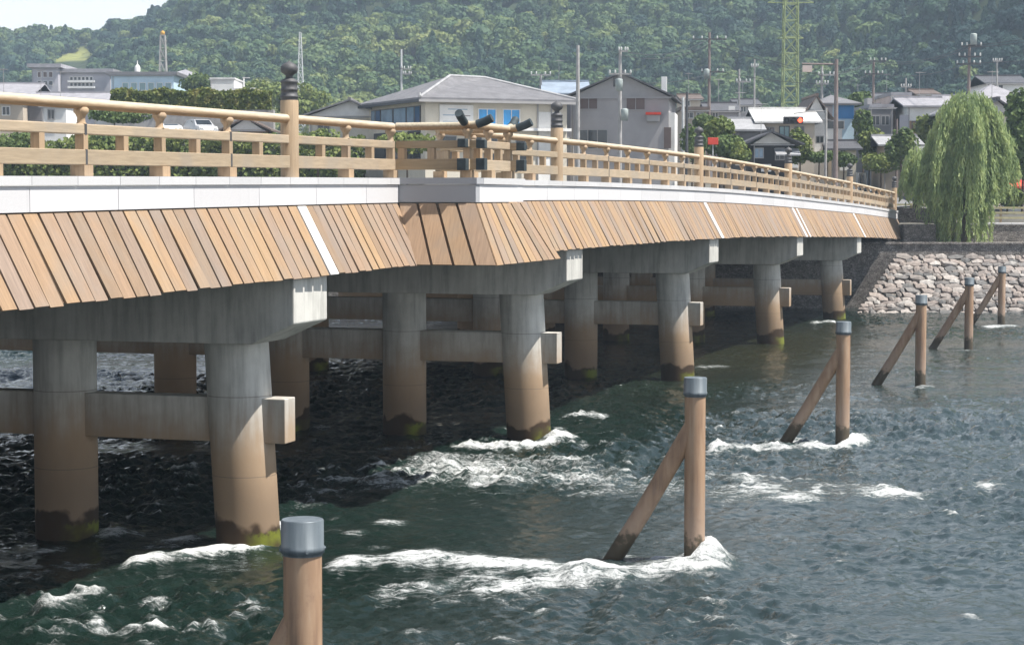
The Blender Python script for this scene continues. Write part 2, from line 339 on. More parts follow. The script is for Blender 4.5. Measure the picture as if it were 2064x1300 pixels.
    t = NT('river_water'); t.set(.06, 0, .5); t.b.inputs['IOR'].default_value = 1.33
    fo = t.n('Attribute', attribute_name='foam').outputs['Fac']; sh = t.n('Attribute', attribute_name='shallow').outputs['Fac']
    pos = t.n('NewGeometry').outputs['Position']
    nf = t.noise(1.0, 7, .7, vec=pos, mapping=(1.3, 4.0, 3.0), dist=.9); nl = t.noise(.14, 3, .5, vec=pos)
    nf2 = t.noise(1.0, 5, .7, vec=pos, mapping=(13, 10, 10))
    body = t.mix(t.maprange(nl, .35, .65), (.005, .013, .010), (.008, .018, .0145)); op = t.n('Attribute', attribute_name='sky_tint').outputs['Fac']; body = t.mix(op, body, (.036, .053, .058)); body = t.mix(t.math('MULTIPLY', sh, .7), body, (.034, .032, .014))
    w = t.math('ADD', t.math('ADD', fo, t.math('MULTIPLY', t.math('SUBTRACT', nf, .5), 2.3)), t.math('MULTIPLY', t.math('SUBTRACT', nf2, .5), 1.1))
    ff = t.math('MULTIPLY', t.maprange(w, .32, 1.12), t.maprange(fo, .03, .85, .35, 1.0))
    aer = t.maprange(fo, .2, 1.0, 0, .55)
    body = t.mix(aer, body, (.075, .115, .105))
    t.color(t.mix(ff, body, (.80, .815, .815)))
    t.l(t.maprange(ff, 0, .6, .06, .75), t.b.inputs['Roughness'])
    b1 = t.noise(1.0, 5, .6, vec=pos, mapping=(2.2, 3.0, 1), dist=.3); b2 = t.noise(1.0, 3, .6, vec=pos, mapping=(9, 11, 1))
    hh = t.math('ADD', t.math('ADD', t.math('MULTIPLY', b1, .8), t.math('MULTIPLY', b2, .22)), t.math('MULTIPLY', t.math('MULTIPLY', ff, nf2), 1.6))
    t.bump(t.math('MULTIPLY', hh, t.maprange(t.noise(.22, 3, .5, vec=pos, mapping=(.7, 1.6, 1)), .35, .65, .45, 1.25)), .75, .10); me.materials.append(t.m)
    o = bpy.data.objects.new('river_water', me); COL.objects.link(o)
    tag(o, 'dark green fast river water with white foam', kind='structure')
build_water()

# ------------------------------------------------------------------ the bridge (local x = v, y = u)
bridge = empty('bridge', (OX, OY, 0), -TH)
tag(bridge, 'long arched timber and concrete bridge with slatted wooden skirt crossing the river', 'bridge')
U0, U1, VB = -26.0, 113.0, -24.2
BAY0, BAY1, BAYV = 7.0, 11.0, 3.05            # the bay that juts out over the water
def sweep(mb, us, v0, v1, z0, z1):            # box section following the deck profile
    us = list(us); n = len(us); vs = []
    for u in us:
        z = ztop(u); vs += [(v0, u, z + z0), (v1, u, z + z0), (v1, u, z + z1), (v0, u, z + z1)]
    fs = [(i * 4 + k, i * 4 + (k + 1) % 4, i * 4 + 4 + (k + 1) % 4, i * 4 + 4 + k) for i in range(n - 1) for k in range(4)]
    fs += [(3, 2, 1, 0), tuple((n - 1) * 4 + k for k in range(4))]
    return mb.add(vs, fs)
deck = sweep(MB(), np.arange(U0, U1 + .1, 3.09), VB + .1, .62, -.62, -.17).obj('deck_slab', M['concrete'], bridge)
sweep(MB(), np.arange(U0, U1 + .1, 3.09), VB + 4, -3.6, -.165, -.12).obj('road_surface', M['asphalt'], deck)
for v in (-2.2, -6.2, -10.2, -14.2, -18.2, -22.2):
    sweep(MB(), np.arange(U0, U1 + .1, 3.09), v - .3, v + .3, -2.25, -.625).obj('girder', M['concrete'], deck)
sweep(MB(), np.arange(U0, U1 + .1, 3.09), .30, .58, -1.75, -.625).obj('edge_girder', M['concrete'], deck)
sweep(MB(), np.arange(U0, U1 + .1, 3.09), VB - .9, VB + .05, -1.9, .0).obj('far_fascia', M['concrete'], deck)

# piers
for up in PIERS:
    zt = ztop(up); zs, ze = zt - 3.55, zt - 3.10; h = .92
    prof = [(1.62, zt - 2.10), (1.62, ze), (.62, zs), (VB + .9, zs), (VB - .2, ze), (VB - .2, zt - 2.05)]
    m = MB(); n = len(prof)
    m.add([(v, up - h, z) for v, z in prof] + [(v, up + h, z) for v, z in prof],
          [tuple(range(n))[::-1], tuple(range(n, 2 * n))] + [(i, (i + 1) % n, n + (i + 1) % n, n + i) for i in range(n)])
    # fix winding: profile runs clockwise seen from +u
    cap = m.obj('pier_cap', M['concrete'], bridge, .03)
    for k in range(6):
        v = -(4.34 if up == 0 else 4.08) * k; dv0, dv1 = (.12, -.14) if k == 0 else ((-.12, .14) if k == 5 else (0, 0))
        zz = [-1.2, 0, 1.2, 2.4, 3.6, zs + .02]
        MB().tube([(v + dv0 + (dv1 - dv0) * max(z, 0) / zs, up, z) for z in zz], .70, 36).obj('column', M['column'], cap)
    MB().box(VB + .3, 1.12, up - .28, up + .28, zt - 5.73, zt - 4.76).obj('cross_beam', M['beam'], cap, .02)

# fascia panels and coping stones
def us_main(step, gap=.0):
    e = [U0]
    while e[-1] < U1 - step * .6: e.append(e[-1] + step)
    e[-1] = U1; return e
def hex_u(u0, u1, v0, v1, z0, z1):
    a, b = ztop(u0), ztop(u1)
    return MB().hexa([(v0, u0, a + z0), (v1, u0, a + z0), (v1, u1, b + z0), (v0, u1, b + z0), (v0, u0, a + z1), (v1, u0, a + z1), (v1, u1, b + z1), (v0, u1, b + z1)])
NEWELS = [-20.6, .85, 22.15, 43.7, 66.0, 89.0, 112.6]
def outside_bay(u0, u1):
    if u1 <= BAY0 or u0 >= BAY1: return [(u0, u1)]
    return [q for q in ((u0, BAY0), (BAY1, u1)) if q[1] - q[0] > .1]
for (a, b, e) in [(e[i], e[i + 1], i) for e in (us_main(1.54),) for i in range(len(e) - 1)]:
    for a2, b2 in outside_bay(a, b):
        hex_u(a2 + .006, b2 - .006, .45, 1.085, -.155, 0).obj('coping_stone', M['coping'], bridge)
for (a, b, e) in [(e[i], e[i + 1], i) for e in (us_main(3.08),) for i in range(len(e) - 1)]:
    for a2, b2 in outside_bay(a, b):
        hex_u(a2 + .008, b2 - .008, .66, 1.04, -.60, -.172).obj('fascia_panel', M['granite'], bridge)
zt = ztop(9)
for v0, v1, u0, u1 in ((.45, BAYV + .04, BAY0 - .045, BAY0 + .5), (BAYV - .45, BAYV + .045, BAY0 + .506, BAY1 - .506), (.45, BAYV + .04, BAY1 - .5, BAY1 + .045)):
    MB().box(v0, v1, u0, u1, zt - .155, zt).obj('coping_stone', M['shaded_granite'] if u0 < BAY0 else M['coping'], bridge)
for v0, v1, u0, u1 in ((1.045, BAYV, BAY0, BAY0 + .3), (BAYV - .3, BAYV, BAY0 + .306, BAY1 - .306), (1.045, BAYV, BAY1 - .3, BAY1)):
    MB().box(v0, v1, u0, u1, zt - .60, zt - .172).obj('fascia_panel', M['shaded_granite'] if u0 == BAY0 else M['granite'], bridge)
MB().box(.62, BAYV - .32, BAY0 + .32, BAY1 - .32, zt - .95, zt - .165).obj('bay_slab', M['concrete'], bridge)
for u in (BAY0 + .7, BAY1 - .7): MB().box(-1.0, BAYV - .4, u - .25, u + .25, zt - 1.6, zt - .955).obj('bay_bracket', M['concrete'], bridge)

# skirt boards
def board(p, thick, nrm, mat, name='skirt_board'):     # four outer corners (top a, top b, bottom b, bottom a)
    nrm = Vector(nrm).normalized() * thick; p = [Vector(q) for q in p]; b = [q - nrm for q in p]
    return MB().hexa([b[0], b[1], b[2], b[3], p[0], p[1], p[2], p[3]]).obj(name, mat, bridge)
ST, SB, VT, VBm = -.63, -2.11, 1.02, 1.80
def main_board(a, b, i, mat=None, name='skirt_board', proud=0.0):
    za, zb = ztop(a), ztop(b); dl = random.uniform(-.022, .022); tw = .012; k = proud + random.uniform(0, .016)
    o = board([(VT + k, a, za + ST), (VT + k + tw, b, zb + ST), (VBm + k + tw + dl * .5, b, zb + SB + dl), (VBm + k + dl * .5, a, za + SB + dl)], .035, (.89, 0, .46), mat or M['board'], name)
    return o
def boards(u0, u1, pitch):
    n = max(1, round((u1 - u0) / pitch)); p = (u1 - u0) / n
    for i in range(n):
        a = u0 + i * p
        if any(abs(a + p / 2 - w) < .01 for w in ()): continue
        main_board(a + .043, a + p - .043, i)
WHITE = [(.62, 1.08), (43.45, 43.9), (65.6, 66.05), (66.9, 67.15), (88.6, 89.0)]
segs = [(-14.3, .60, .5), (1.10, BAY0 - .05, .42), (BAY1 + .05, 43.43, .46), (43.92, 65.58, .46), (66.07, 66.88, .41), (67.17, 88.58, .45), (89.02, U1 - .3, .46)]
for a, b, p in segs: boards(a, b, p)
for a, b in WHITE: tag(main_board(a + .01, b - .01, 0, M['white_board'], 'joint_cover_board', .02), 'white painted board over a joint in the skirt')
m = MB(); u = U0                                       # out of the frame to the left: one joined run
while u < -14.8:
    za = ztop(u); m.hexa([(VT, u, za + ST), (VBm, u, za + SB), (VBm, u + .48, za + SB), (VT, u + .48, za + ST), (VT + .03, u, za + ST + .015), (VBm + .03, u, za + SB + .015), (VBm + .06, u + .48, za + SB + .015), (VT + .06, u + .48, za + ST + .015)]); u += .5
tag(m.obj('skirt_board_run', M['board'], bridge), kind='stuff')
# skirt round the bay
zb = ztop(9); bo = .80
def fan(n, f_top, f_bot, nrm, mat):
    for i in range(n):
        a, b = (i + .07) / n, (i + .93) / n; k = .012 * (i % 2)
        q = Vector(nrm).normalized() * k
        board([f_top(a) + q, f_top(b) + q, f_bot(b) + q, f_bot(a) + q], .035, nrm, mat)
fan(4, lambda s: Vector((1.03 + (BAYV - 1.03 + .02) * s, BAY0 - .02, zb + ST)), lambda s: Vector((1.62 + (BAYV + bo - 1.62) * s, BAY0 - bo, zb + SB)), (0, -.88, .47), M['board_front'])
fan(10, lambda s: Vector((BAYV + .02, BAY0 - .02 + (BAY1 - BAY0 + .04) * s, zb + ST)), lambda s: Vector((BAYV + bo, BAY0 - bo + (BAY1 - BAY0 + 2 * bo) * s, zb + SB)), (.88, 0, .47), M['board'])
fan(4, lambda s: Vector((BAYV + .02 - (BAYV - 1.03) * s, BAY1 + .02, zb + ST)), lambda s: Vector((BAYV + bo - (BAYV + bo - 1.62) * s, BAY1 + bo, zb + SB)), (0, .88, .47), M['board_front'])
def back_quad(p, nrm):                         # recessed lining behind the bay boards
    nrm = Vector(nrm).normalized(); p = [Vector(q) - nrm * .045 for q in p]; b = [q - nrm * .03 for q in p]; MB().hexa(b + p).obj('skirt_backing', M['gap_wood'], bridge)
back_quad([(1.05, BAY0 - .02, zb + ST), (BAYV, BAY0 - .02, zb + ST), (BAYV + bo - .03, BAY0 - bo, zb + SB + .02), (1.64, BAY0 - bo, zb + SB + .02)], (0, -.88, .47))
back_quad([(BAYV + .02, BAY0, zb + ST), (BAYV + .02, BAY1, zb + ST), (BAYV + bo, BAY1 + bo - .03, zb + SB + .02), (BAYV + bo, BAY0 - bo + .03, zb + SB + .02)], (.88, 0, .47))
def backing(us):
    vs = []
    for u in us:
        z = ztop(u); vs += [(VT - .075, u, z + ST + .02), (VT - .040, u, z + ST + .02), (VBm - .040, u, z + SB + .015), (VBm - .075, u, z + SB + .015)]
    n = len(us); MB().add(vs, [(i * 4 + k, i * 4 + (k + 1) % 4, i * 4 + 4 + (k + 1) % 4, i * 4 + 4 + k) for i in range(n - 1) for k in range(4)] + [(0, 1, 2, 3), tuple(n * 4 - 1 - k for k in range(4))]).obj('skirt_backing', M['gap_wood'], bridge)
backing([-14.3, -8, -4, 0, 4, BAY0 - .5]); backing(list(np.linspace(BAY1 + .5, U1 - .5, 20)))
# railing: newel posts with bronze finials, bays of three rails
VR = .78
fin = [(.185, 0), (.185, .05), (.20, .06), (.20, .10), (.178, .11), (.176, .20), (.19, .21), (.19, .25), (.176, .26), (.176, .37), (.19, .38), (.19, .42), (.15, .45), (.085, .48), (.075, .53), (.10, .555), (.165, .60), (.195, .665), (.185, .73), (.14, .785), (.07, .82), (.02, .85), (.004, .87)]
FIN = MB().lathe(fin, 28).mesh('finial'); FIN.materials.append(M['bronze'])
NEW = MB().lathe([(.20, 0), (.20, 1.66), (.19, 1.68)], 28).mesh('newel_post'); NEW.materials.append(M['post_wood'])
for u in NEWELS:
    o = share(NEW, 'newel_post', bridge, (VR, u, ztop(u))); share(FIN, 'finial', o, (0, 0, 1.68))
def rails_u(u0, u1, v, mats, ext=(0, 0)):      # a straight run of railing along the deck
    n = max(1, round((u1 - u0) / 3.08)); us = list(np.linspace(u0, u1, n + 1))
    run = [us[0] - ext[0]] + us[1:-1] + [us[-1] + ext[1]] if n > 0 else us
    bot = sweep(MB(), run, v - .10, v + .10, .20, .47).obj('bottom_rail', mats, bridge, .015)
    sweep(MB(), run, v - .085, v + .085, .735, .92).obj('middle_rail', mats, bot, .02)
    fine = list(np.linspace(run[0], run[-1], 4 * n + 1))
    pts = [(v, u, ztop(u) + 1.275) for u in fine]
    if ext[0]:
        pts = [(v, run[0] - .30, pts[0][2] + .30), (v, run[0] - .12, pts[0][2] + .13), (v, run[0] + .1, pts[0][2] + .03)] + pts[1:]
        MB().tube([(v, run[0] - .31, pts[0][2] + .012), (v, run[0] - .12, pts[0][2] - .165), ], .112, 14).obj('end_cap', M['verdigris'], bot)
    if ext[1]:
        z = pts[-1][2]; pts = pts[:-1] + [(v, run[-1] - .1, z + .03), (v, run[-1] + .12, z + .13), (v, run[-1] + .30, z + .30)]
    MB().tube(pts, .097, 14).obj('top_rail', M['top_rail'], bot)
    return bot, us
def stand(bot, v, u, joint, axis='u'):        # one upright with its bracket, block and foot
    z = ztop(u); m = MB()
    m.box(v - .085, v + .088, u - .08, u + .08, z + .468, z + .737)
    o = m.obj('baluster', M['post_wood'], bot)
    MB().lathe([(.10, .92), (.075, .95), (.07, 1.03), (.10, 1.09), (.135, 1.13), (.135, 1.18), (.105, 1.215)], 14, (v, u, z)).obj('rail_bracket', M['post_wood'], bot)
    MB().box(v - .14, v + .14, u - .16, u + .16, z + .004, z + .198).obj('rail_foot', M['post_wood'], bot)
    if joint:
        MB().box(v - .104, v + .104, u - .035, u + .035, z + .195, z + .475).obj('metal_band', M['bronze'], bot)
        MB().box(v - .092, v + .092, u - .04, u + .04, z + .729, z + .926).obj('metal_band', M['bronze'], bot)
def block(bot, v, u):
    z = ztop(u); MB().box(v - .085, v + .085, u - .09, u + .09, z + .468, z + .737).obj('rail_block', M['post_wood'], bot)
runs = [(-20.4, .65, 0)] + [(NEWELS[i] + .2, NEWELS[i + 1] - .2, i) for i in range(1, len(NEWELS) - 1)]
for a, b, i in runs:
    parts = [(a, b)] if not (a < BAY0 < b) else [(a, BAY0 + .25), (BAY1 - .25, b)]
    for a2, b2 in parts:
        bot, us = rails_u(a2, b2, VR, M['rail_wood'])
        for j, u in enumerate(us):
            edge = j in (0, len(us) - 1)
            if not edge: stand(bot, VR, u, j % 2 == 0)
            if j < len(us) - 1: block(bot, VR, (u + us[j + 1]) / 2)
            elif abs(u - BAY0 - .25) < .01: stand(bot, VR, u - .12, False)
            if j == 0 and abs(u - BAY1 + .25) < .01: stand(bot, VR, u + .12, False)
# railing round the bay
VO = BAYV - .32
def rails_v(u, v0, v1, ext):
    z = ztop(u) + .001; zz = z
    bot = MB().box(v0, v1 + ext, u - .10, u + .10, z + .205, z + .475).obj('bottom_rail', M['rail_side'], bridge, .015)
    MB().box(v0, v1 + ext, u - .085, u + .085, z + .74, z + .925).obj('middle_rail', M['rail_side'], bot, .02)
    pts = [(v0, u, z + 1.28), ((v0 + v1) / 2, u, z + 1.28), (v1, u, z + 1.285), (v1 + ext * .5, u, z + 1.31), (v1 + ext, u, z + 1.38), (v1 + ext + .16, u, z + 1.46)]
    MB().tube(pts, .098, 14).obj('top_rail', M['top_rail'], bot)
    MB().tube([(v1 + ext * .55, u, z + 1.317), (v1 + ext, u, z + 1.382), (v1 + ext + .18, u, z + 1.47)], .106, 14).obj('end_cap', M['verdigris'], bot)
    for z0, z1, w in ((.195, .485, .115), (.728, .937, .10)):
        MB().box(v1 + ext * .55, v1 + ext + .02, u - w, u + w, z + z0, z + z1).obj('end_cap', M['verdigris'], bot, .012)
    for v in (v0 + .15, (v0 + v1) / 2): block_v(bot, v, u)
    return bot
def block_v(bot, v, u):
    z = ztop(u); MB().box(v - .09, v + .09, u - .085, u + .085, z + .474, z + .741).obj('rail_block', M['post_wood'], bot)
UN, UF = BAY0 + .32, BAY1 - .32
for u in (UN, UF): rails_v(u, VR + .09, VO, .46)
z = ztop(9); e = .46
bot = MB().box(VO - .102, VO + .102, UN - e, UF + e, z + .19, z + .46).obj('bottom_rail', M['rail_wood'], bridge, .015)
MB().box(VO - .087, VO + .087, UN - e, UF + e, z + .752, z + .94).obj('middle_rail', M['rail_wood'], bot, .02)
zc = z + 1.30
MB().tube([(VO, UN - e - .18, zc + .25), (VO, UN - e, zc + .14), (VO, UN - e * .5, zc + .045), (VO, UN, zc), (VO, 9, zc), (VO, UF, zc), (VO, UF + e * .5, zc + .045), (VO, UF + e, zc + .14), (VO, UF + e + .18, zc + .25)], .098, 14).obj('top_rail', M['top_rail'], bot)
for s, ub in ((-1, UN), (1, UF)):
    MB().tube([(VO, ub + s * e * .55, zc + .055), (VO, ub + s * e, zc + .142), (VO, ub + s * (e + .2), zc + .265)], .106, 14).obj('end_cap', M['verdigris'], bot)
    for z0, z1, w in ((.18, .47, .117), (.742, .95, .102)):
        a, b = sorted((ub + s * e * .5, ub + s * (e + .02))); MB().box(VO - w, VO + w, a, b, z + z0, z + z1).obj('end_cap', M['verdigris'], bot, .012)
for u in (UN, 9, UF): stand(bot, VO, u, False)
for u in (8.16, 9.84): block(bot, VO, u)

# ------------------------------------------------------------------ fender posts in the river
WHERE = ['nearest the camera', 'second, with the big bow wave', 'third from the camera', 'fourth from the camera', 'fifth from the camera', 'farthest, close to the stone bank']
for (x, y, zt), wh in zip(POSTS, WHERE):
    p = empty('fender_post', (x, y, 0), -TH)
    tag(p, 'brown steel fender post with slanting brace and grey cap, ' + wh, 'post', 'fender posts standing in the river')
    MB().tube([(0, 0, z) for z in (-1.5, 0, 1, 2, 3, zt - .34)], .215, 28).obj('shaft', M['pipe'], p)
    MB().lathe([(.222, zt - .40), (.222, zt - .37), (.245, zt - .37), (.245, zt - .30), (.238, zt - .295), (.238, zt - .012), (.226, zt)], 32).obj('cap', M['cap'], p)
    for k in range(4):
        a = k * 1.57 + .6; MB().tube([(.236 * math.cos(a), .236 * math.sin(a), zt - .335), (.262 * math.cos(a), .262 * math.sin(a), zt - .335)], .018, 8).obj('bolt', M['cap'], p)
    MB().tube([(-2.45, .02, -1.1), (-1.12, .01, 1.05), (-.05, 0, 2.90)], .185, 20).obj('brace', M['pipe'], p)
#==END_BRIDGE

# ------------------------------------------------------------------ far bank, town ground, hills
def ground_z(x, y):
    x = np.asarray(x, float); y = np.asarray(y, float)
    base = np.interp(y, [150, 158, 170, 200, 320, 2000], [5.4, 6.45, 6.9, 9.0, 10.0, 10.0])
    A = np.interp(x, [-900, -400, -221, -200, -178, -168, -157, -140, -90, 0, 250, 900], [66, 75, 79, 79.5, 80, 83, 88, 96, 136, 172, 185, 170])
    s = sstep((y - 335) / 720); n = fbm(x / 130 + 9, y / 130 + 4, 3, 4) - .5; n2 = fbm(x / 34 + 9, y / 34, 8, 3) - .5
    main = (A - 10) * s ** 1.15 + n * 40 * s * (1 - s) * 2.2 + n2 * 12 * np.clip(s * 4, 0, 1) * (1 - .8 * s)
    h2 = 165 * sstep((x - 25) / 210) * sstep((y - 300) / 300) * (1 + .35 * n) + n2 * 10 * sstep((y - 320) / 60)
    d = main - h2; k = 14.
    return base + np.maximum(np.where(np.abs(d) < 60, (main + h2) / 2 + np.sqrt(d * d / 4 + k * k / 4) - k / 2 * .6, np.maximum(main, h2)), 0) * np.clip((y - 300) / 60, 0, 1)
def pix(x, y, z):
    dy = y * math.cos(PITCH) - (z - HC) * math.sin(PITCH); dz = y * math.sin(PITCH) + (z - HC) * math.cos(PITCH)
    return 1032 + F_PX * x / dy, 650 - F_PX * dz / dy
def in_poly(px, py, poly):
    r = np.zeros(px.shape, bool); n = len(poly)
    for i in range(n):
        (x0, y0), (x1, y1) = poly[i], poly[(i + 1) % n]
        r ^= ((y0 > py) != (y1 > py)) & (px < (x1 - x0) * (py - y0) / (y1 - y0 + 1e-9) + x0)
    return r
TEA = [(86, 128), (125, 104), (198, 84), (180, 122)]; BARE = [(772, 118), (800, 104), (852, 104), (820, 122)]
gx = np.concatenate((np.arange(-900, -420, 40), np.arange(-420, 421, 7), np.arange(440, 901, 40))); gy = np.concatenate((np.arange(150, 360, 6), np.arange(360, 1200, 9), np.arange(1200, 2001, 50)))
GX, GY = np.meshgrid(gx, gy); GZ = ground_z(GX, GY); GZ = np.where(GY > 1150, GZ - (GY - 1150) * .06, GZ)
me = bpy.data.meshes.new('hillside'); me.from_pydata(np.stack([GX, GY, GZ], -1).reshape(-1, 3).tolist(), [], [(j * len(gx) + i, j * len(gx) + i + 1, (j + 1) * len(gx) + i + 1, (j + 1) * len(gx) + i) for j in range(len(gy) - 1) for i in range(len(gx) - 1)])
ppx, ppy = pix(GX, GY, GZ); f1 = in_poly(ppx, ppy, TEA); f2 = in_poly(ppx, ppy, BARE)
ca = me.color_attributes.new('cover', 'FLOAT_COLOR', 'POINT'); cc = np.tile(np.array([.045, .06, .03, 1], np.float32), (GX.size, 1)); cc[(GY < 330).ravel()] = (.14, .135, .12, 1); cc[f1.ravel()] = (.26, .27, .09, 1); cc[f2.ravel()] = (.33, .22, .13, 1)
ca.data.foreach_set('color', cc.ravel())
t = NT('hillside').set(.95, 0, .1); c = t.n('VertexColor', layer_name='cover').outputs[0]
t.color(t.mix(1.0, c, t.ramp(t.noise(.12, 5), [(.3, (.65,) * 3), (.7, (1.25,) * 3)]), 'MULTIPLY')); me.materials.append(t.m)
o = bpy.data.objects.new('hillside', me); COL.objects.link(o); tag(o, 'wooded hillside rising behind the town', kind='structure')

# forest: instanced crowns on one object
kinds = bpy.data.collections.new('crown_kinds')
def lumpy_crown(n, lobes, squash, conif=False, seed=0, full=False):
    r = np.random.default_rng(seed)
    if conif:
        h = r.random(n) ** .8; a = r.random(n) * 6.283; rad = (1 - h) * .62 * (.75 + .4 * r.random(n)) + .05
        p = np.stack([rad * np.cos(a), rad * np.sin(a), h * 2.3 - .6], -1); nn = unit(np.stack([np.cos(a), np.sin(a), np.full(n, .5)], -1)); return p, nn
    c = unit(r.normal(0, 1, (lobes, 3))) * (.30 + .35 * r.random((lobes, 1))); c[:, 2] = c[:, 2] * squash + .1; rr = .36 + .26 * r.random(lobes)
    k = r.integers(0, lobes, n); d = unit(r.normal(0, 1, (n, 3))); d[:, 2] = np.where((d[:, 2] < -.5) & (not full), -d[:, 2], d[:, 2])
    p = c[k] + d * rr[k][:, None] * (.82 + .25 * r.random((n, 1))); return p, unit(d + .4 * unit(p))
for i in range(7):
    con = i >= 5; n = 460 if not con else 380
    p, nn = lumpy_crown(n, 7 + i % 3, .75, con, 50 + i); ax, ay = leaf_axes(nn, rng.uniform(.07, .14, n), 1.0, .45)
    me = quads_mesh('crown', p, ax, ay); me.materials.append(M['forest']); o = bpy.data.objects.new('crown', me); kinds.objects.link(o)
def forest_points():
    P, S, T, K = [], [], [], []
    y = 338.0
    while y < 1120:
        sp = np.interp(y, [338, 450, 700, 1100], [2.8, 3.8, 4.6, 5.2]); w = .62 * y + 40
        x = np.arange(-w / 2, w / 2, sp) * 1.0; x = x + rng.uniform(-.45, .45, len(x)) * sp; yy = y + rng.uniform(-.45, .45, len(x)) * sp
        z = ground_z(x, yy); px, py = pix(x, yy, z + 2); keep = ~(in_poly(px, py, TEA) | in_poly(px, py, BARE) | in_poly(px, py - 14, TEA) | in_poly(px, py - 24, TEA) | in_poly(px, py - 36, TEA) | in_poly(px, py - 12, BARE)) & (rng.random(len(x)) > .05)
        x, yy, z, px, py = x[keep], yy[keep], z[keep], px[keep], py[keep]
        dk = sstep((x - .13 * yy + 10) / 60) * .9; patch = fbm(x / 45 + 3, yy / 45, 61, 3)
        low = np.clip((45 - z) / 25, 0, 1) * np.clip((25 - x) / 40, 0, 1)
        tint = .46 + (patch - .5) * .95 + .38 * low - .40 * dk + rng.normal(0, .17, len(x)) + .1 * (z > 90)
        con = (rng.random(len(x)) < .10 + .45 * dk * (patch > .42)); kk = np.where(con, rng.integers(5, 7, len(x)), rng.integers(0, 5, len(x)))
        sc = rng.lognormal(0, .24, len(x)).clip(.5, 1.7) * sp * .62 * np.where(con, .85, 1)
        P.append(np.stack([x, yy, z + sc * .75], -1)); S.append(sc); T.append(tint - .12 * con); K.append(kk); y += sp * .95
    return np.concatenate(P), np.concatenate(S), np.concatenate(T), np.concatenate(K)
P, S_, T_, K_ = forest_points(); print('forest', len(P))
me = bpy.data.meshes.new('hill_forest'); me.vertices.add(len(P)); me.vertices.foreach_set('co', P.astype(np.float32).ravel())
for nm, arr, ty in (('scl', S_, 'FLOAT'), ('tint', np.clip(T_, 0, 1), 'FLOAT'), ('spin', rng.random(len(P)) * 6.28, 'FLOAT'), ('kind_index', K_, 'INT')):
    a = me.attributes.new(nm, ty, 'POINT'); a.data.foreach_set('value', arr.astype(np.int32 if ty == 'INT' else np.float32))
fo = bpy.data.objects.new('hill_forest', me); COL.objects.link(fo); tag(fo, 'dense mixed woodland covering the hillside behind the town', kind='stuff')
gt = bpy.data.node_groups.new('forest', 'GeometryNodeTree'); gt.interface.new_socket('Geometry', in_out='INPUT', socket_type='NodeSocketGeometry'); gt.interface.new_socket('Geometry', in_out='OUTPUT', socket_type='NodeSocketGeometry')
def gn(ty, **kw):
    n = gt.nodes.new(ty)
    for k, x in kw.items(): setattr(n, k, x)
    return n
gi, go = gn('NodeGroupInput'), gn('NodeGroupOutput'); iop = gn('GeometryNodeInstanceOnPoints'); ci = gn('GeometryNodeCollectionInfo'); ci.inputs['Collection'].default_value = kinds; ci.inputs['Separate Children'].default_value = True; ci.inputs['Reset Children'].default_value = True
def na(name, ty): n = gn('GeometryNodeInputNamedAttribute', data_type=ty); n.inputs['Name'].default_value = name; return n.outputs['Attribute']
cx = gn('ShaderNodeCombineXYZ'); L = gt.links.new
L(na('spin', 'FLOAT'), cx.inputs[2]); L(gi.outputs[0], iop.inputs['Points']); L(ci.outputs[0], iop.inputs['Instance']); iop.inputs['Pick Instance'].default_value = True
L(na('kind_index', 'INT'), iop.inputs['Instance Index']); L(cx.outputs[0], iop.inputs['Rotation']); L(na('scl', 'FLOAT'), iop.inputs['Scale']); L(iop.outputs[0], go.inputs[0])
fo.modifiers.new('forest', 'NODES').node_group = gt

# river bank: stone revetment, retaining walls, promenade
YB = 135.0
M['stone'] = None
t = NT('bank_stone').set(.85, 0, .25); oi = t.n('ObjectInfo')
c = t.ramp(oi.outputs['Random'], [(0, (.26, .23, .21)), (.18, (.32, .275, .25)), (.36, (.22, .205, .195)), (.55, (.40, .36, .33)), (.72, (.33, .28, .25)), (.88, (.15, .145, .14)), (.95, (.47, .44, .41))], 'CONSTANT')
t.color(t.mix(1.0, c, t.ramp(t.noise(2.5, 5, .65), [(.3, (.6,) * 3), (.7, (1.15,) * 3)]), 'MULTIPLY')); t.bump(t.noise(7, 5, .65), .5, .03); M['stone'] = t.m
M['mortar'] = plain('bank_joint', (.29, .26, .23), .95, .4, 3)
t = NT('masonry').set(.9, 0, .2); tc = t.n('TexCoord'); mp = t.n('Mapping'); mp.inputs['Scale'].default_value = (1.5, 1.5, 2.3); t.l(tc.outputs['Object'], mp.inputs[0])
vo = t.n('TexVoronoi', feature='DISTANCE_TO_EDGE'); vc = t.n('TexVoronoi', feature='F1'); t.l(mp.outputs[0], vo.inputs['Vector']); t.l(mp.outputs[0], vc.inputs['Vector'])
sx = t.n('SeparateXYZ'); t.l(vc.outputs['Color'], sx.inputs[0]); jf = t.maprange(vo.outputs['Distance'], .02, .09)
c = t.ramp(sx.outputs[0], [(0, (.18, .16, .15)), (.5, (.27, .245, .225)), (1, (.37, .34, .315))])
c = t.mix(jf, (.055, .05, .045), c); t.color(t.mix(1.0, c, t.ramp(t.noise(2, 6, .65), [(.3, (.55,) * 3), (.7, (1.2,) * 3)]), 'MULTIPLY')); t.bump(jf, .6, .05); M['masonry'] = t.m
EDGE = ((22.0, YB - 1.2), (26.9, 141.2))       # the revetment ends here; left of it the river reaches the abutment wall
def edge_x(y): return EDGE[0][0] + (EDGE[1][0] - EDGE[0][0]) * (y - EDGE[0][1]) / (EDGE[1][1] - EDGE[0][1])
slope = MB().hexa([(22.0, YB - 1.2, -.8), (420, YB - 1.2, -.8), (420, 141.2, -.8), (26.9, 141.2, -.8), (22.0, YB - 1.15, -.72), (420, YB - 1.15, -.72), (420, 141.2, 3.60), (26.9, 141.2, 3.60)]).obj('stone_bank', M['mortar'])
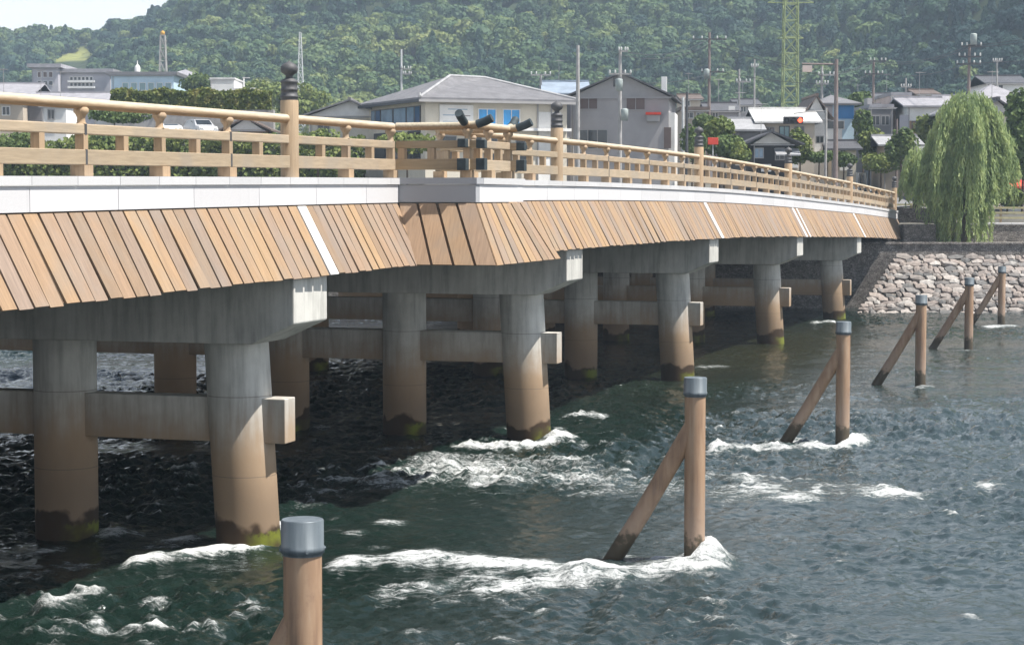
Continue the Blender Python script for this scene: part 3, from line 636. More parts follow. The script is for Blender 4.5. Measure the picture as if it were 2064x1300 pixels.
tag(slope, 'sloping stone revetment of the far bank', kind='structure')
def stone_mesh(seed):
    r = np.random.default_rng(seed); import bmesh
    bm = bmesh.new(); bmesh.ops.create_icosphere(bm, subdivisions=1, radius=1)
    for v in bm.verts:
        d = v.co.copy(); q = max(abs(d.x), abs(d.y), abs(d.z)); v.co = d / q ** .6 * (.72 + .3 * r.random())
    me = bpy.data.meshes.new('stone'); bm.to_mesh(me); bm.free(); me.materials.append(M['stone']); return me
STN = [stone_mesh(i) for i in range(9)]
ang = math.atan2(4.32, 6.35); xs0, xs1 = 22.0, 37.5
s_along = 0.75; row = 0
while s_along < 7.5:
    hgt = random.uniform(.32, .50); x = edge_x(YB - 1.2 + math.cos(ang) * s_along) + random.uniform(-.12, .05)
    while x < xs1:
        w = random.choice((.35, .45, .6, .7, .85, 1.05)) * random.uniform(.85, 1.15); yy = YB - 1.2 + math.cos(ang) * s_along; zz = -.72 + math.sin(ang) * s_along
        share(random.choice(STN), 'stone', slope, (x + w / 2, yy + random.uniform(-.08, .08), zz + random.uniform(-.05, .07)), (ang + random.uniform(-.14, .14), random.uniform(-.14, .14), random.uniform(-.35, .35)), (w * .60, hgt * random.uniform(.60, .74), random.uniform(.16, .30)))
        x += w
    s_along += hgt; row += 1
m = MB()                                       # beyond the frame: same stones joined
vs0 = [np.array([v.co[:] for v in me.vertices]) for me in STN]; fs0 = [[tuple(p.vertices) for p in me.polygons] for me in STN]
for xr0, xr1 in ((38, 60),):
    s_al = .75
    while s_al < 7.5:
        x = xr0
        while x < xr1:
            w = random.uniform(.6, 1.2); k = random.randrange(9); yy = YB - 1.2 + math.cos(ang) * s_al; zz = -.72 + math.sin(ang) * s_al
            q = vs0[k] * np.array([w * .54, .33, .26]); ca_, sa_ = math.cos(ang), math.sin(ang)
            m.add(np.stack([q[:, 0] + x, q[:, 1] * ca_ - q[:, 2] * sa_ + yy, q[:, 1] * sa_ + q[:, 2] * ca_ + zz + random.uniform(-.04, .08)], -1).tolist(), fs0[k]); x += w
        s_al += .56
tag(m.obj('stone_rubble', M['stone'], slope), kind='stuff')
wall = MB().box(-420, 420, 140.6, 141.3, -1.0, 4.32).obj('retaining_wall', M['masonry']); tag(wall, 'low dark stone wall along the top of the revetment', 'wall')
for i in range(34):
    x = 12 + i * 1.1; MB().box(x + .01, x + 1.09, 140.52, 141.36, 4.322, 4.47 + random.uniform(0, .015)).obj('coping_block', M['coping'] if False else M['masonry'], wall, .02)
o = MB().box(-420, 420, 141.3, 150.4, 2.0, 4.30).obj('promenade', plain('promenade_gravel', (.27, .25, .22), .95)); tag(o, 'riverside path behind the low wall', kind='structure')
bw = MB().box(31.5, 120, 149.9, 150.5, 4.2, 5.55).obj('terrace_wall', M['masonry']); tag(bw, 'grey stone terrace wall below the riverside fence', 'wall')
for i in range(20): x = 31.5 + i * 1.2; MB().box(x + .01, x + 1.19, 149.82, 150.58, 5.552, 5.70).obj('coping_block', M['granite'], bw, .02)
o = MB().box(-420, 20, 149.9, 150.5, 4.2, 5.55).obj('terrace_wall', M['masonry']); tag(o, 'grey stone terrace wall behind the bridge end', 'wall')
# abutment and wing wall
ab = empty('abutment', (OX, OY, 0), -TH); tag(ab, 'dark stone abutment carrying the far end of the bridge', 'abutment')
MB().box(VB - 1, .62, 103.5, 108.0, -.5, ztop(104) - 2.3).obj('abutment_body', M['masonry'], ab)
MB().box(VB - 1, .55, 108.0, 116, -.5, ztop(114) - .2).obj('abutment_back', M['masonry'], ab)
MB().box(.56, 5.2, 113.1, 113.8, 3.5, 6.75).obj('wing_wall', M['masonry'], ab)
p = at(1851, 490, 147.5); MB().box(p.x - 1.15, p.x + 1.15, 147, 148.4, 4.2, 5.62).obj('stone_plinth', M['masonry'], None, .05); tag(bpy.data.objects['stone_plinth'], 'squat grey stone plinth on the path below the bridge end', 'plinth')

# riverside fence (timber post and rail)
def fence(x0, x1, Y, z, label):
    f = empty('timber_fence', (x0, Y, z)); tag(f, label, 'fence'); n = round((x1 - x0) / 1.8)
    for i in range(n + 1): MB().box(i * 1.8 - .07, i * 1.8 + .07, -.07, .07, 0, 1.18).obj('fence_post', M['post_wood'], f)
    for zz in (.35, .72, 1.08): MB().box(-.1, n * 1.8 + .1, -.13, -.075, zz - .07, zz + .07).obj('fence_rail', M['willow_wood'], f)
M['willow_wood'] = plain('pale_fence_wood', (.42, .38, .23), .8, .2, 3)
fence(32.0, 46.4, 150.2, 5.7, 'pale wooden rail fence on the terrace wall right of the willow')
fence(26.6, 32.0, 156.0, 5.9, 'wooden rail fence in the shade left of the willow trunk')

# ------------------------------------------------------------------ trees and shrubs
def leaf_cloud(name, mat, parent, c, r, n, size, seed=None, flat=1.0):
    p, nn = lumpy_crown(n, 16, 1.0, False, seed or random.randrange(10 ** 6), True); ax, ay = leaf_axes(nn, rng.uniform(.6, 1.2, n) * size, 1.0, .55)
    me = quads_mesh(name, p * np.array(r) + np.array(c), ax, ay); me.materials.append(mat); o = bpy.data.objects.new(name, me); COL.objects.link(o); o.parent = parent; return o
def shrub(px, py, hx, hy, Y, mat, label, size=.13, n=900, name='shrub', cat='shrub', group='garden greenery at the bridge end'):
    p = at(px, py, Y); s = Y / F_PX; g = float(ground_z(p.x, max(Y, 150))); rz = hy * s
    e = empty(name, (p.x, Y, min(g, p.z - rz))); tag(e, label, cat, group)
    leaf_cloud('crown', M[mat], e, (0, 0, p.z - e.location.z), (hx * s * 1.1, max(hx * s * .8, .6), rz * 1.1), n * 2, size * .85)
    MB().tube([(0, 0, -.3), (.05, 0, max(.2, p.z - e.location.z))], [.11, .05], 7).obj('trunk', M['trunk'], e); return e
def willow(px, ytop, ybot, hx, Y, n_strand, mat, label, trunk_lean=.3, zb=None):
    c = at(px, ytop, Y); s = Y / F_PX; H = hx * s; zt = c.z; z0 = zb; e = empty('willow_tree', (c.x, Y, z0)); tag(e, label, 'tree')
    k = zt - z0; tr = MB(); tr.tube([(0, 0, -.4), (.1 * trunk_lean, 0, k * .2), (trunk_lean, .1, k * .42), (trunk_lean * .8, 0, k * .6)], [.34, .27, .22, .16], 12)
    for i in range(9):
        a = i * 2.4; tr.tube([(trunk_lean * .9, 0, k * random.uniform(.38, .58)), (H * .35 * math.cos(a), H * .35 * math.sin(a), k * .72), (H * .65 * math.cos(a), H * .6 * math.sin(a), k * random.uniform(.74, .86))], [.12, .07, .03], 7)
    tr.obj('trunk', M['trunk'], e)
    Pn, AX, AY = [], [], []
    low = (at(px, ybot, Y).z - z0)
    for i in range(n_strand):
        a = rng.random() * 6.283; q = math.sqrt(rng.random()); q = q ** .8; lob = 1 + .16 * math.sin(3 * a + 1) + .13 * math.sin(7 * a) + .08 * math.sin(13 * a + 2)
        x, y = H * q * math.cos(a) * lob * .93, H * q * math.sin(a) * lob * .9
        top = k * (1 - .52 * q ** 2.9 * (.85 + .3 * math.sin(5 * a))) * rng.uniform(.86, 1.0) + .1
        ln = rng.uniform(.35, 1.0) * (top - low) * (1.15 - .25 * (q < .5)); ln = max(ln, .8)
        if rng.random() < .3: ln *= .5
        if q > .72: ln *= rng.uniform(.35, .8)
        if x > .45 * H: ln *= .62
        m_ = int(ln / .17) + 2; tt = np.linspace(0, 1, m_); ox, oy = math.cos(a), math.sin(a)
        zz = top - ln * tt; out = .32 * np.sqrt(tt) * rng.uniform(.2, 1.2)
        p = np.stack([x + ox * out + rng.normal(0, .05, m_), y + oy * out + rng.normal(0, .05, m_), zz], -1); Pn.append(p)
        up = np.stack([rng.normal(0, .28, m_) + ox * .25, rng.normal(0, .28, m_) + oy * .25, -np.ones(m_)], -1); up = unit(up); sd = unit(np.cross(up, rng.normal(0, 1, (m_, 3)))); AX.append(sd * rng.uniform(.022, .05, (m_, 1))); AY.append(up * rng.uniform(.10, .20, (m_, 1)))
    me = quads_mesh('crown', np.concatenate(Pn), np.concatenate(AX), np.concatenate(AY)); me.materials.append(M[mat]); o = bpy.data.objects.new('crown', me); COL.objects.link(o); o.parent = e
willow(1950, 186, 478, 90, 147.0, 2900, 'willow', 'large weeping willow on the bank right of the bridge end', .3, 4.3)
willow(1848, 296, 408, 30, 153.0, 420, 'willow', 'small drooping willow between the bridge end and the large willow', .1, 5.8)
shrub(2062, 300, 42, 100, 158, 'bush', 'dark round tree behind the large willow at the right edge', .2, 1800, 'broadleaf_tree', 'tree')
shrub(2030, 400, 40, 26, 158, 'bush_light', 'bright green low shrub behind the pale fence', .12, 700)
shrub(1395, 292, 24, 36, 168, 'bush', 'dark shrub left of the fourth finial', .13)
shrub(1450, 262, 30, 22, 172, 'bush_light', 'light green treetop above the red sign', .13)
shrub(1460, 300, 40, 26, 170, 'bush', 'dense dark shrub below the red sign', .13, 1100)
shrub(1492, 312, 22, 18, 166, 'bush_light', 'yellow green shrub in front of the beige house', .11)
shrub(1612, 302, 22, 34, 172, 'bush_light', 'slender yellow green tree between the two white houses', .12)
shrub(1740, 262, 20, 34, 186, 'bush', 'dark tree between the blue house and the grey block', .14)
shrub(1752, 292, 26, 28, 182, 'bush_light', 'light green tree below the grey block', .13)
shrub(1775, 330, 40, 18, 176, 'bush_light', 'flowering yellow green shrub beside the approach road', .11)
shrub(1815, 300, 30, 40, 172, 'bush', 'green shrub left of the small willow', .13)
shrub(1650, 318, 30, 12, 172, 'bush', 'low shrub behind the far railing near the tall pole', .1)
shrub(30, 290, 70, 20, 172, 'bush', 'green shrub seen through the railing at the left edge', .12, 900)
shrub(205, 285, 60, 22, 174, 'bush', 'dark shrub seen through the railing below the hedge', .12, 900)
shrub(340, 285, 40, 24, 172, 'bush_light', 'light green shrub in front of the parked cars', .12)
shrub(470, 290, 60, 22, 172, 'bush_light', 'yellow green shrub seen through the railing left of the tall finial', .12, 900)
shrub(640, 285, 50, 20, 170, 'bush_light', 'leafy shrub seen through the railing below the cream house', .12)
shrub(820, 290, 70, 22, 160, 'bush_light', 'bright shrub seen through the railing of the bay', .12, 900)
shrub(230, 236, 60, 16, 176, 'bush', 'dark hedge bush just above the middle rail', .12, 900)

shrub(1700, 322, 24, 16, 178, 'bush', 'dark shrub behind the white van', .12)
shrub(1868, 262, 26, 30, 184, 'bush_light', 'light green tree beside the white and brown house', .13)
shrub(1560, 236, 40, 14, 205, 'bush', 'treetops behind the pale metal roof', .14)
shrub(1420, 246, 22, 16, 190, 'bush', 'dark treetop left of the brown utility pole', .13)
shrub(1735, 205, 26, 18, 225, 'bush', 'dark treetop behind the blue house', .15)
shrub(400, 172, 34, 20, 300, 'bush', 'dark tree between the pale school and the white building', .22)
shrub(600, 205, 70, 30, 300, 'bush_light', 'yellow green grove right of the tall finial', .24, 1600)
shrub(540, 190, 50, 26, 310, 'bush_light', 'yellow green grove left of the tall finial', .24, 1400)

# shrub border below the terrace, seen between the rails
a_, b_ = at(-30, 330, 172.5), at(735, 330, 172.5); hb = empty('shrub_border', (a_.x, 172.5, 6.6)); tag(hb, 'long uneven border of green shrubs seen between the rails', 'hedge')
n = 16000; Lb = b_.x - a_.x; xx = rng.random(n) * Lb; hmax = at(0, 262, 172.5).z - 6.6; hh_ = hmax * (.72 + .34 * fbm(xx / 2.6, xx * 0 + 3, 77, 3) * 1.1); vv = rng.random(n) ** .7
p = np.stack([xx, rng.normal(0, .45, n) - .3, hh_ * vv], -1); nn = np.stack([rng.normal(0, .5, n), -np.ones(n), .6 + 0 * xx], -1); ax, ay = leaf_axes(nn, rng.uniform(.07, .15, n), 1, .7)
me = quads_mesh('foliage', p, ax, ay); me.materials.append(M['bush_light']); o = bpy.data.objects.new('foliage', me); COL.objects.link(o); o.parent = hb
MB().box(0, Lb, .2, .7, -.5, hmax * .62).obj('stems', M['trunk'], hb)

# long clipped hedge on a wall
p0, p1 = at(226, 205, 186), at(548, 222, 186)
hg = empty('long_hedge', (p0.x, 186, p1.z)); tag(hg, 'long clipped yellow green hedge on a grey wall behind the railing', 'hedge')
n = 9000; Lh = p1.x - p0.x; xx = rng.random(n) * Lh; face = rng.random(n); top = at(0, 186, 186).z - p1.z
p = np.stack([xx, np.where(face < .6, -.5 + rng.normal(0, .1, n), rng.uniform(-.5, .7, n)), np.where(face < .6, rng.uniform(0, top, n), top + rng.normal(0, .1, n) + .15 * np.sin(xx * 1.7))], -1)
nn = np.where((face < .6)[:, None], [[0, -1, .3]], [[0, -.2, 1]]); ax, ay = leaf_axes(nn, rng.uniform(.06, .12, n), 1, .7); me = quads_mesh('foliage', p, ax, ay); me.materials.append(M['hedge']); o = bpy.data.objects.new('foliage', me); COL.objects.link(o); o.parent = hg
MB().box(0, Lh, -.3, .5, 0, top - .1).obj('hedge_core', plain('hedge_core', (.025, .03, .015), .95), hg)
MB().box(-.2, Lh + .2, -.6, .8, -8, -.02).obj('planter_wall', plain('planter_wall', (.33, .32, .31), .9), hg)
#==END_NATURE

# ------------------------------------------------------------------ the town
def paint(name, c, rough=.85, var=.14): return plain(name, c, rough, var, .6, 0, .3, .05)
W = dict(cream=paint('cream_wall', (.62, .57, .48)), white=paint('white_wall', (.74, .73, .71)), grey=paint('grey_render', (.36, .345, .35)), beige=paint('beige_wall', (.50, .43, .35)), brown=paint('brown_wall', (.30, .20, .13)),
         lilac=paint('lilac_grey_wall', (.42, .41, .44)), pink=paint('pinkish_wall', (.55, .45, .41)), dgrey=paint('dark_grey_wall', (.20, .19, .195)), blue=paint('blue_cladding', (.045, .20, .46), .5), pale_blue=paint('pale_blue_wall', (.48, .62, .72)), black=paint('black_timber', (.035, .033, .035)), red=paint('red_paint', (.60, .06, .035), .5), orange=paint('orange_paint', (.62, .33, .06), .6))
def roofmat(name, c, scale=6, metal=0):
    t = NT(name).set(.6, metal, .4); tc = t.n('TexCoord'); wv = t.n('TexWave', wave_type='BANDS', bands_direction='X'); wv.inputs['Scale'].default_value = scale; wv.inputs['Distortion'].default_value = .2; t.l(tc.outputs['Object'], wv.inputs[0])
    c0 = t.ramp(t.noise(1.2, 5, .6), [(.3, dark(c, .75)), (.7, dark(c, 1.15))]); t.color(t.mix(1.0, c0, t.ramp(wv.outputs['Fac'], [(0, (.72,) * 3), (1, (1.08,) * 3)]), 'MULTIPLY')); t.bump(wv.outputs['Fac'], .4, .05); return t.m
RF = dict(grey=roofmat('grey_tile_roof', (.21, .205, .215)), dark=roofmat('dark_tile_roof', (.11, .11, .12)), silver=roofmat('silver_tile_roof', (.40, .40, .41)), white=roofmat('pale_metal_roof', (.72, .71, .69), 3), brown=roofmat('brown_roof', (.16, .12, .10)), blue=roofmat('blue_grey_metal_roof', (.30, .36, .44), 3), lilac=roofmat('weathered_grey_roof', (.36, .35, .375)))
def glass(name, c, rough=.12): return plain(name, c, rough, .3, .8, 0, .6, 0)
G = dict(dark=glass('dark_glass', (.025, .03, .035)), blue=glass('blue_glass', (.02, .33, .75), .2), navy=glass('navy_glass', (.03, .10, .22), .15), teal=glass('teal_glass', (.20, .32, .34), .2), brown=glass('brown_shutter', (.13, .085, .075), .5), sky=glass('sky_glass', (.22, .33, .45), .15))
FR = dict(white=plain('white_frame', (.72, .71, .69), .5, .08), dark=plain('dark_frame', (.05, .055, .065), .5, .1), grey=plain('grey_frame', (.33, .32, .32), .5, .1))
AC = MB().box(-.4, .4, -.38, -.02, 0, .6).mesh('air_conditioner'); ANT = MB()
ANT.tube([(0, 0, 0), (0, 0, 3.4)], .025, 5)
for k_ in range(5): ANT.tube([(-.45 + .04 * k_, -.3 + .15 * k_, 3.3), (.45 - .04 * k_, -.3 + .15 * k_, 3.3)], .015, 4)
ANT.tube([(0, -.4, 3.3), (0, .4, 3.3)], .015, 4)
ANT = ANT.mesh('antenna')
class House:
    def __init__(s, name, label, px0, px1, pyt, Y, depth, wall, cat='house', yaw=0, group='houses of the town beyond the bridge', z0=None):
        a, b = at(px0, pyt, Y), at(px1, pyt, Y); s.Y = Y; s.x0 = a.x; s.cy = math.cos(yaw); s.w = (b.x - a.x) / s.cy; s.d = depth
        s.z0 = z0 if z0 is not None else float(ground_z(a.x, Y)) - .3; s.h = a.z - s.z0; s.e = empty(name, (a.x, Y, s.z0), yaw); tag(s.e, label, cat, group)
        MB().box(0, s.w, 0, depth, 0, s.h).obj('wall', W[wall], s.e)
        if not AC.materials: AC.materials.append(FR['white']); ANT.materials.append(FR['grey'])
        if random.random() < .7: share(AC, 'air_conditioner', s.e, (s.w * random.uniform(.15, .85), 0, s.h * random.uniform(.35, .62)))
        MB().tube([(s.w * .03, -.06, 0), (s.w * .03, -.06, s.h - .1)], .05, 6).obj('downpipe', FR['grey'], s.e)
        if cat == 'house' and random.random() < .6: share(ANT, 'antenna', s.e, (s.w * random.uniform(.3, .7), s.d * .5, s.h), (0, 0, random.uniform(0, 3)))
        MB().box(-.25, s.w + .25, -.42, -.30, s.h - .16, s.h - .05).obj('gutter', FR['grey'], s.e)
    def lx(s, px): return (at(px, 0, s.Y).x - s.x0) / s.cy
    def lz(s, py): return at(0, py, s.Y).z - s.z0
    def win(s, x0, y0, x1, y1, g='dark', f='white', mull=1, face='front'):
        a, b, z1, z0 = s.lx(x0), s.lx(x1), s.lz(y0), s.lz(y1); m = MB(); t = .07
        m.box(a - t, b + t, -.07, -.012, z1, z1 + t); m.box(a - t, b + t, -.10, -.012, z0 - t, z0); m.box(a - t, a, -.07, -.012, z0, z1); m.box(b, b + t, -.07, -.012, z0, z1)
        for k in range(mull): x = a + (b - a) * (k + 1) / (mull + 1); m.box(x - .03, x + .03, -.06, -.012, z0, z1)
        w = m.obj('window', FR[f], s.e); MB().box(a, b, -.03, -.006, z0, z1).obj('pane', G[g], w); return s
    def panel(s, x0, y0, x1, y1, mat, name='wall_panel', t=.05, out=0):
        MB().box(s.lx(x0), s.lx(x1), -t - out, -.004, s.lz(y1), s.lz(y0)).obj(name, mat, s.e); return s
    def flat(s, mat='grey', over=.35, t=.3): MB().box(-over, s.w + over, -over, s.d + over, s.h + .003, s.h + t).obj('roof', RF[mat] if isinstance(mat, str) else mat, s.e); return s
    def roof(s, kind, pyr, mat, over=.5, t=.14, ridge=None, px_ridge=None):
        w, d, h, hr = s.w, s.d, s.h, s.lz(pyr); m = MB(); o = over; drop = .12
        if kind == 'gable_y':                 # gable end towards the river
            xr = s.lx(px_ridge) if px_ridge else w / 2; zl = h - drop
            for x0, z0, x1, z1 in ((-o, zl, xr, hr), (w + o, zl, xr, hr)):
                m.hexa([(x0, -o, z0), (x1, -o, z1), (x1, d + o, z1), (x0, d + o, z0), (x0, -o, z0 + t), (x1, -o, z1 + t), (x1, d + o, z1 + t), (x0, d + o, z0 + t)])
            g = MB(); g.add([(0, .0, h), (w, .0, h), (xr, .0, hr), (0, d, h), (w, d, h), (xr, d, hr)], [(0, 1, 2), (5, 4, 3), (0, 2, 5, 3), (2, 1, 4, 5)]); g.obj('gable', s.e.children[0].data.materials[0], s.e)
        else:
            if kind == 'gable_x': r0, r1 = -o, w + o
            else: r0, r1 = (ridge if ridge else (min(w, d) * .5, w - min(w, d) * .5))
            A = [(-o, -o, h - drop), (w + o, -o, h - drop), (w + o, d + o, h - drop), (-o, d + o, h - drop), (r0, d / 2, hr), (r1, d / 2, hr)]
            B = [(x, y, z + t) for x, y, z in A]
            fs = [(0, 1, 5, 4), (1, 2, 5), (2, 3, 4, 5), (3, 0, 4)]
            m.add(A + B, [tuple(i + 6 for i in f) for f in fs] + [f[::-1] for f in fs] + [(i, (i + 1) % 4, (i + 1) % 4 + 6, i + 6) for i in range(4)])
            if kind == 'gable_x':
                g = MB(); g.add([(0, 0, h), (0, d, h), (0, d / 2, hr - .1), (w, 0, h), (w, d, h), (w, d / 2, hr - .1)], [(0, 1, 2), (3, 5, 4)]); g.obj('gable', s.e.children[0].data.materials[0], s.e)
        r = m.obj('roof', RF[mat], s.e)
        if kind != 'gable_y':
            a, b = ((r0, r1)); MB().box(min(a, b - .05), b, d / 2 - .13, d / 2 + .13, hr + t * .6, hr + t + .16).obj('roof_ridge', RF[mat], r)
        else: MB().box(xr - .14, xr + .14, -o - .02, d + o, hr + t * .6, hr + t + .15).obj('roof_ridge', RF[mat], r)
        return s
# office with hipped grey roof: two visible faces, its corner towards the bridge
def office():
    Y = 166.0; q = R(24); c = at(857, 203, Y); z0 = 6.4; h = c.z - z0; Wd, Dp = 12.6, 13.6
    e = empty('office_building', (c.x, Y, z0), q); tag(e, 'cream two storey office with hipped grey roof and bright blue windows', 'building')
    # local x runs right and away, local y runs left and away
    MB().box(0, Wd, 0, Dp, 0, h).obj('wall', W['cream'], e)
    o, hr = .75, at(0, 160, Y + 7).z - z0; r0, r1 = (5.6, 6.2), (Wd - 6.4 + .4, Dp - 6.6)
    A = [(-o, -o, h - .05), (Wd + o, -o, h - .05), (Wd + o, Dp + o, h - .05), (-o, Dp + o, h - .05), (4.6, 6.0, hr), (8.4, 7.4, hr)]; B = [(x, y, z + .28) for x, y, z in A]
    fs = [(0, 1, 5, 4), (1, 2, 5), (2, 3, 4, 5), (3, 0, 4)]
    rf = MB().add(A + B, [tuple(i + 6 for i in f) for f in fs] + [f[::-1] for f in fs] + [(i, (i + 1) % 4, (i + 1) % 4 + 6, i + 6) for i in range(4)]).obj('roof', RF['grey'], e)
    MB().tube([(-o, -o, h + .26), (4.6, 6.0, hr + .30), (8.4, 7.4, hr + .30), (Wd + o, -o, h + .26)], .13, 8).obj('roof_ridge', RF['silver'], rf)
    MB().box(-o - .12, Wd + o, -o - .14, -o - .003, h - .14, h + .06).obj('gutter', FR['grey'], e)
    MB().box(-o - .14, -o - .003, -o, Dp + o, h - .14, h + .06).obj('gutter', FR['dark'], e)
    s = Y / F_PX
    def X(px): return (px - 857) * s / math.cos(q) * 1.015
    def Z(py): return at(0, py, Y).z - z0
    for a, b in ((962, 995), (1011, 1043)):   # blue windows on the sunny face
        m = MB(); x0, x1, z1, z0_ = X(a), X(b), Z(219), Z(252)
        m.box(x0 - .08, x1 + .08, -.08, -.01, z1, z1 + .08); m.box(x0 - .08, x1 + .08, -.1, -.01, z0_ - .08, z0_); m.box(x0 - .08, x0, -.08, -.01, z0_, z1); m.box(x1, x1 + .08, -.08, -.01, z0_, z1); m.box((x0 + x1) / 2 - .03, (x0 + x1) / 2 + .03, -.07, -.01, z0_, z1)
        w = m.obj('window', FR['white'], e)
        for p0, p1 in ((x0, (x0 + x1) / 2 - .03), ((x0 + x1) / 2 + .03, x1)): MB().box(p0, p1, -.035, -.006, z0_, z1).obj('pane', G['blue'], w)
    sg = MB().box(X(884), X(950), -.16, -.004, Z(252), Z(211)).obj('sign_board', W['white'], e)
    for py, a, b, col in ((219, 900, 938, 'sky'), (231, 890, 920, 'sky'), (232, 932, 944, 'brown'), (244, 890, 940, 'sky')):
        MB().box(X(a), X(b), -.166, -.161, Z(py + 1.6), Z(py)).obj('sign_line', G[col], sg)
    for px in (1080, 1108): MB().tube([(X(px), -.08, .2), (X(px), -.08, h - .1)], .07, 8).obj('downpipe', FR['grey'], e)
    MB().box(X(1082), X(1128), -.06, -.004, 0, Z(222)).obj('wall_panel', W['white'], e)
    MB().box(X(860), Wd, -.9, -.006, Z(262), Z(256)).obj('canopy', FR['white'], e)
    for k in range(4): x0 = X(885 + 50 * k); f = MB().box(x0, x0 + 1.5, -.05, -.01, Z(330), Z(272)).obj('window', FR['grey'], e); MB().box(x0 + .08, x0 + 1.42, -.06, -.052, Z(328), Z(275)).obj('pane', G['dark'], f)
    # shaded face with a ribbon of dark blue glazing
    def Yl(px): return (857 - px) * s / math.sin(q) * .945
    edges = [(846, 834, 'navy'), (832, 815, 'sky'), (812, 782, 'sky'), (779, 750, 'sky'), (747, 735, 'navy'), (733, 724, 'sky')]
    for a, b, g in edges:
        y0, y1 = Yl(a), Yl(b); f = MB().box(-.07, -.01, y0 - .1, y1 + .1, Z(252), Z(212)).obj('window', FR['dark'], e); MB().box(-.085, -.072, y0 + .05, y1 - .05, Z(250), Z(214)).obj('pane', G[g], f)
    for k in range(3): y0 = 1 + 4 * k; f = MB().box(-.07, -.01, y0, y0 + 2.8, Z(320), Z(262)).obj('window', FR['dark'], e); MB().box(-.085, -.072, y0 + .1, y0 + 2.7, Z(318), Z(265)).obj('pane', G['dark'], f)
    a = MB(); a.tube([(-.75, -.75, h + .25), (-.75, -.75, h + .6)], .05, 6); a.obj('roof_lamp', FR['white'], e)
office()
H = House('grey_gable_building', 'large grey rendered building with dark gable roof behind a utility pole', 1150, 1346, 196, 174, 14, 'grey', 'building', R(-7))
H.roof('gable_y', 150, 'dark', .6, px_ridge=1252).win(1170, 198, 1204, 220, 'brown', 'grey').win(1263, 197, 1299, 222, 'brown', 'grey').win(1166, 263, 1224, 300, 'dark', 'grey', 2).panel(1236, 158, 1245, 176, G['dark'], 'gable_vent', .06)
H.panel(1302, 228, 1332, 233, W['red'], 'awning', .7).panel(1304, 233.5, 1330, 246, FR['grey'], 'balcony', .5).panel(1338, 258, 1352, 300, G['brown'], 'door', .08)
MB().box(H.lx(1325), H.lx(1336), 6, 6.5, H.lz(195), H.lz(148)).obj('chimney', W['white'], H.e)
MB().box(H.w + .01, H.w + .5, .3, 6, 0, H.lz(228)).obj('side_wing', W['white'], H.e)
House('blue_roof_house', 'house with blue grey metal roof behind the grey gable building', 1102, 1180, 189, 192, 9, 'dgrey').roof('gable_x', 163, 'blue', .5)
House('cream_house', 'cream house with sloping grey roof left of the office', 622, 770, 234, 178, 10, 'cream').roof('gable_y', 204, 'grey', .7, px_ridge=704).win(640, 245, 662, 268, 'dark', 'grey')
House('brown_gable_house', 'small house with brown gable roof left of the tall finial', 462, 530, 262, 181, 7, 'brown').roof('gable_y', 240, 'brown', .8)
# right-hand group
H = House('pale_roof_house', 'beige house with wide pale metal roof behind the traffic light', 1534, 1642, 246, 178, 9, 'beige').roof('gable_x', 219, 'white', .6)
H.win(1543, 258, 1562, 270, 'brown', 'grey').win(1574, 256, 1592, 278, 'teal', 'dark').win(1604, 256, 1622, 278, 'dark', 'grey')
House('silver_tile_house', 'low house with silver tiled roof between shrubs and the beige house', 1462, 1532, 262, 176, 7, 'dgrey').roof('gable_x', 240, 'silver', .5).win(1470, 268, 1490, 284, 'dark', 'grey')
H = House('black_gatehouse', 'black timber gatehouse with tiled gable roof in front of the beige house', 1518, 1594, 290, 168, 5, 'black').roof('gable_y', 268, 'dark', 1.0, px_ridge=1556)
H.win(1524, 300, 1540, 318, 'sky', 'grey').win(1566, 300, 1582, 322, 'dark', 'grey')
MB().hexa([(H.w * .55, -1.6, H.h - 1.0), (H.w + .6, -1.6, H.h - 1.0), (H.w + .6, -.02, H.h - .5), (H.w * .55, -.02, H.h - .5), (H.w * .55, -1.6, H.h - .88), (H.w + .6, -1.6, H.h - .88), (H.w + .6, -.02, H.h - .38), (H.w * .55, -.02, H.h - .38)]).obj('porch_roof', RF['silver'], H.e)
H = House('narrow_white_house', 'narrow white house with brown shutters right of the traffic light', 1622, 1668, 240, 182, 8, 'white').roof('gable_y', 196, 'brown', .5).win(1648, 276, 1662, 288, 'dark', 'grey')
H.panel(1600, 254, 1624, 330, W['beige'], 'garden_wall', .3)
H = House('blue_house', 'house with bright blue upper wall and grey hipped roof behind the tall pole', 1658, 1722, 209, 188, 9, 'pale_blue').roof('hip', 190, 'grey', .6)
H.panel(1692, 213, 1723, 240, W['blue'], 'blue_cladding').panel(1664, 214, 1680, 236, W['lilac'], 'upper_panel').panel(1658, 262, 1700, 292, W['white'], 'lower_wall').win(1667, 245, 1703, 260, 'dark', 'white')
House('dark_porch_house', 'low dark roofed porch house below the blue house', 1676, 1726, 300, 180, 6, 'cream').roof('gable_x', 286, 'dark', .5).win(1698, 304, 1706, 314, 'dark', 'grey')
H = House('grey_block', 'flat roofed grey brown block with rooftop tanks', 1754, 1800, 217, 192, 9, 'dgrey', 'building').flat('lilac', .1).win(1760, 235, 1775, 252, 'dark', 'grey').win(1780, 235, 1794, 252, 'dark', 'grey')
MB().box(H.lx(1758), H.lx(1768), 2, 4, H.h + .3, H.lz(196)).obj('water_tank', FR['grey'], H.e); MB().box(H.lx(1775), H.lx(1790), 3, 5, H.h + .3, H.lz(205)).obj('roof_hut', W['dgrey'], H.e)
H = House('pink_block', 'pinkish flat roofed block beside the grey block', 1798, 1836, 193, 196, 9, 'pink', 'building').flat('lilac', .1).panel(1799, 196, 1803, 275, W['white'], 'pilaster').win(1812, 225, 1820, 262, 'dark', 'grey')
MB().tube([(H.lx(1828), 2, H.h + .3), (H.lx(1828), 2, H.lz(187))], .2, 8).obj('roof_tank', W['white'], H.e)
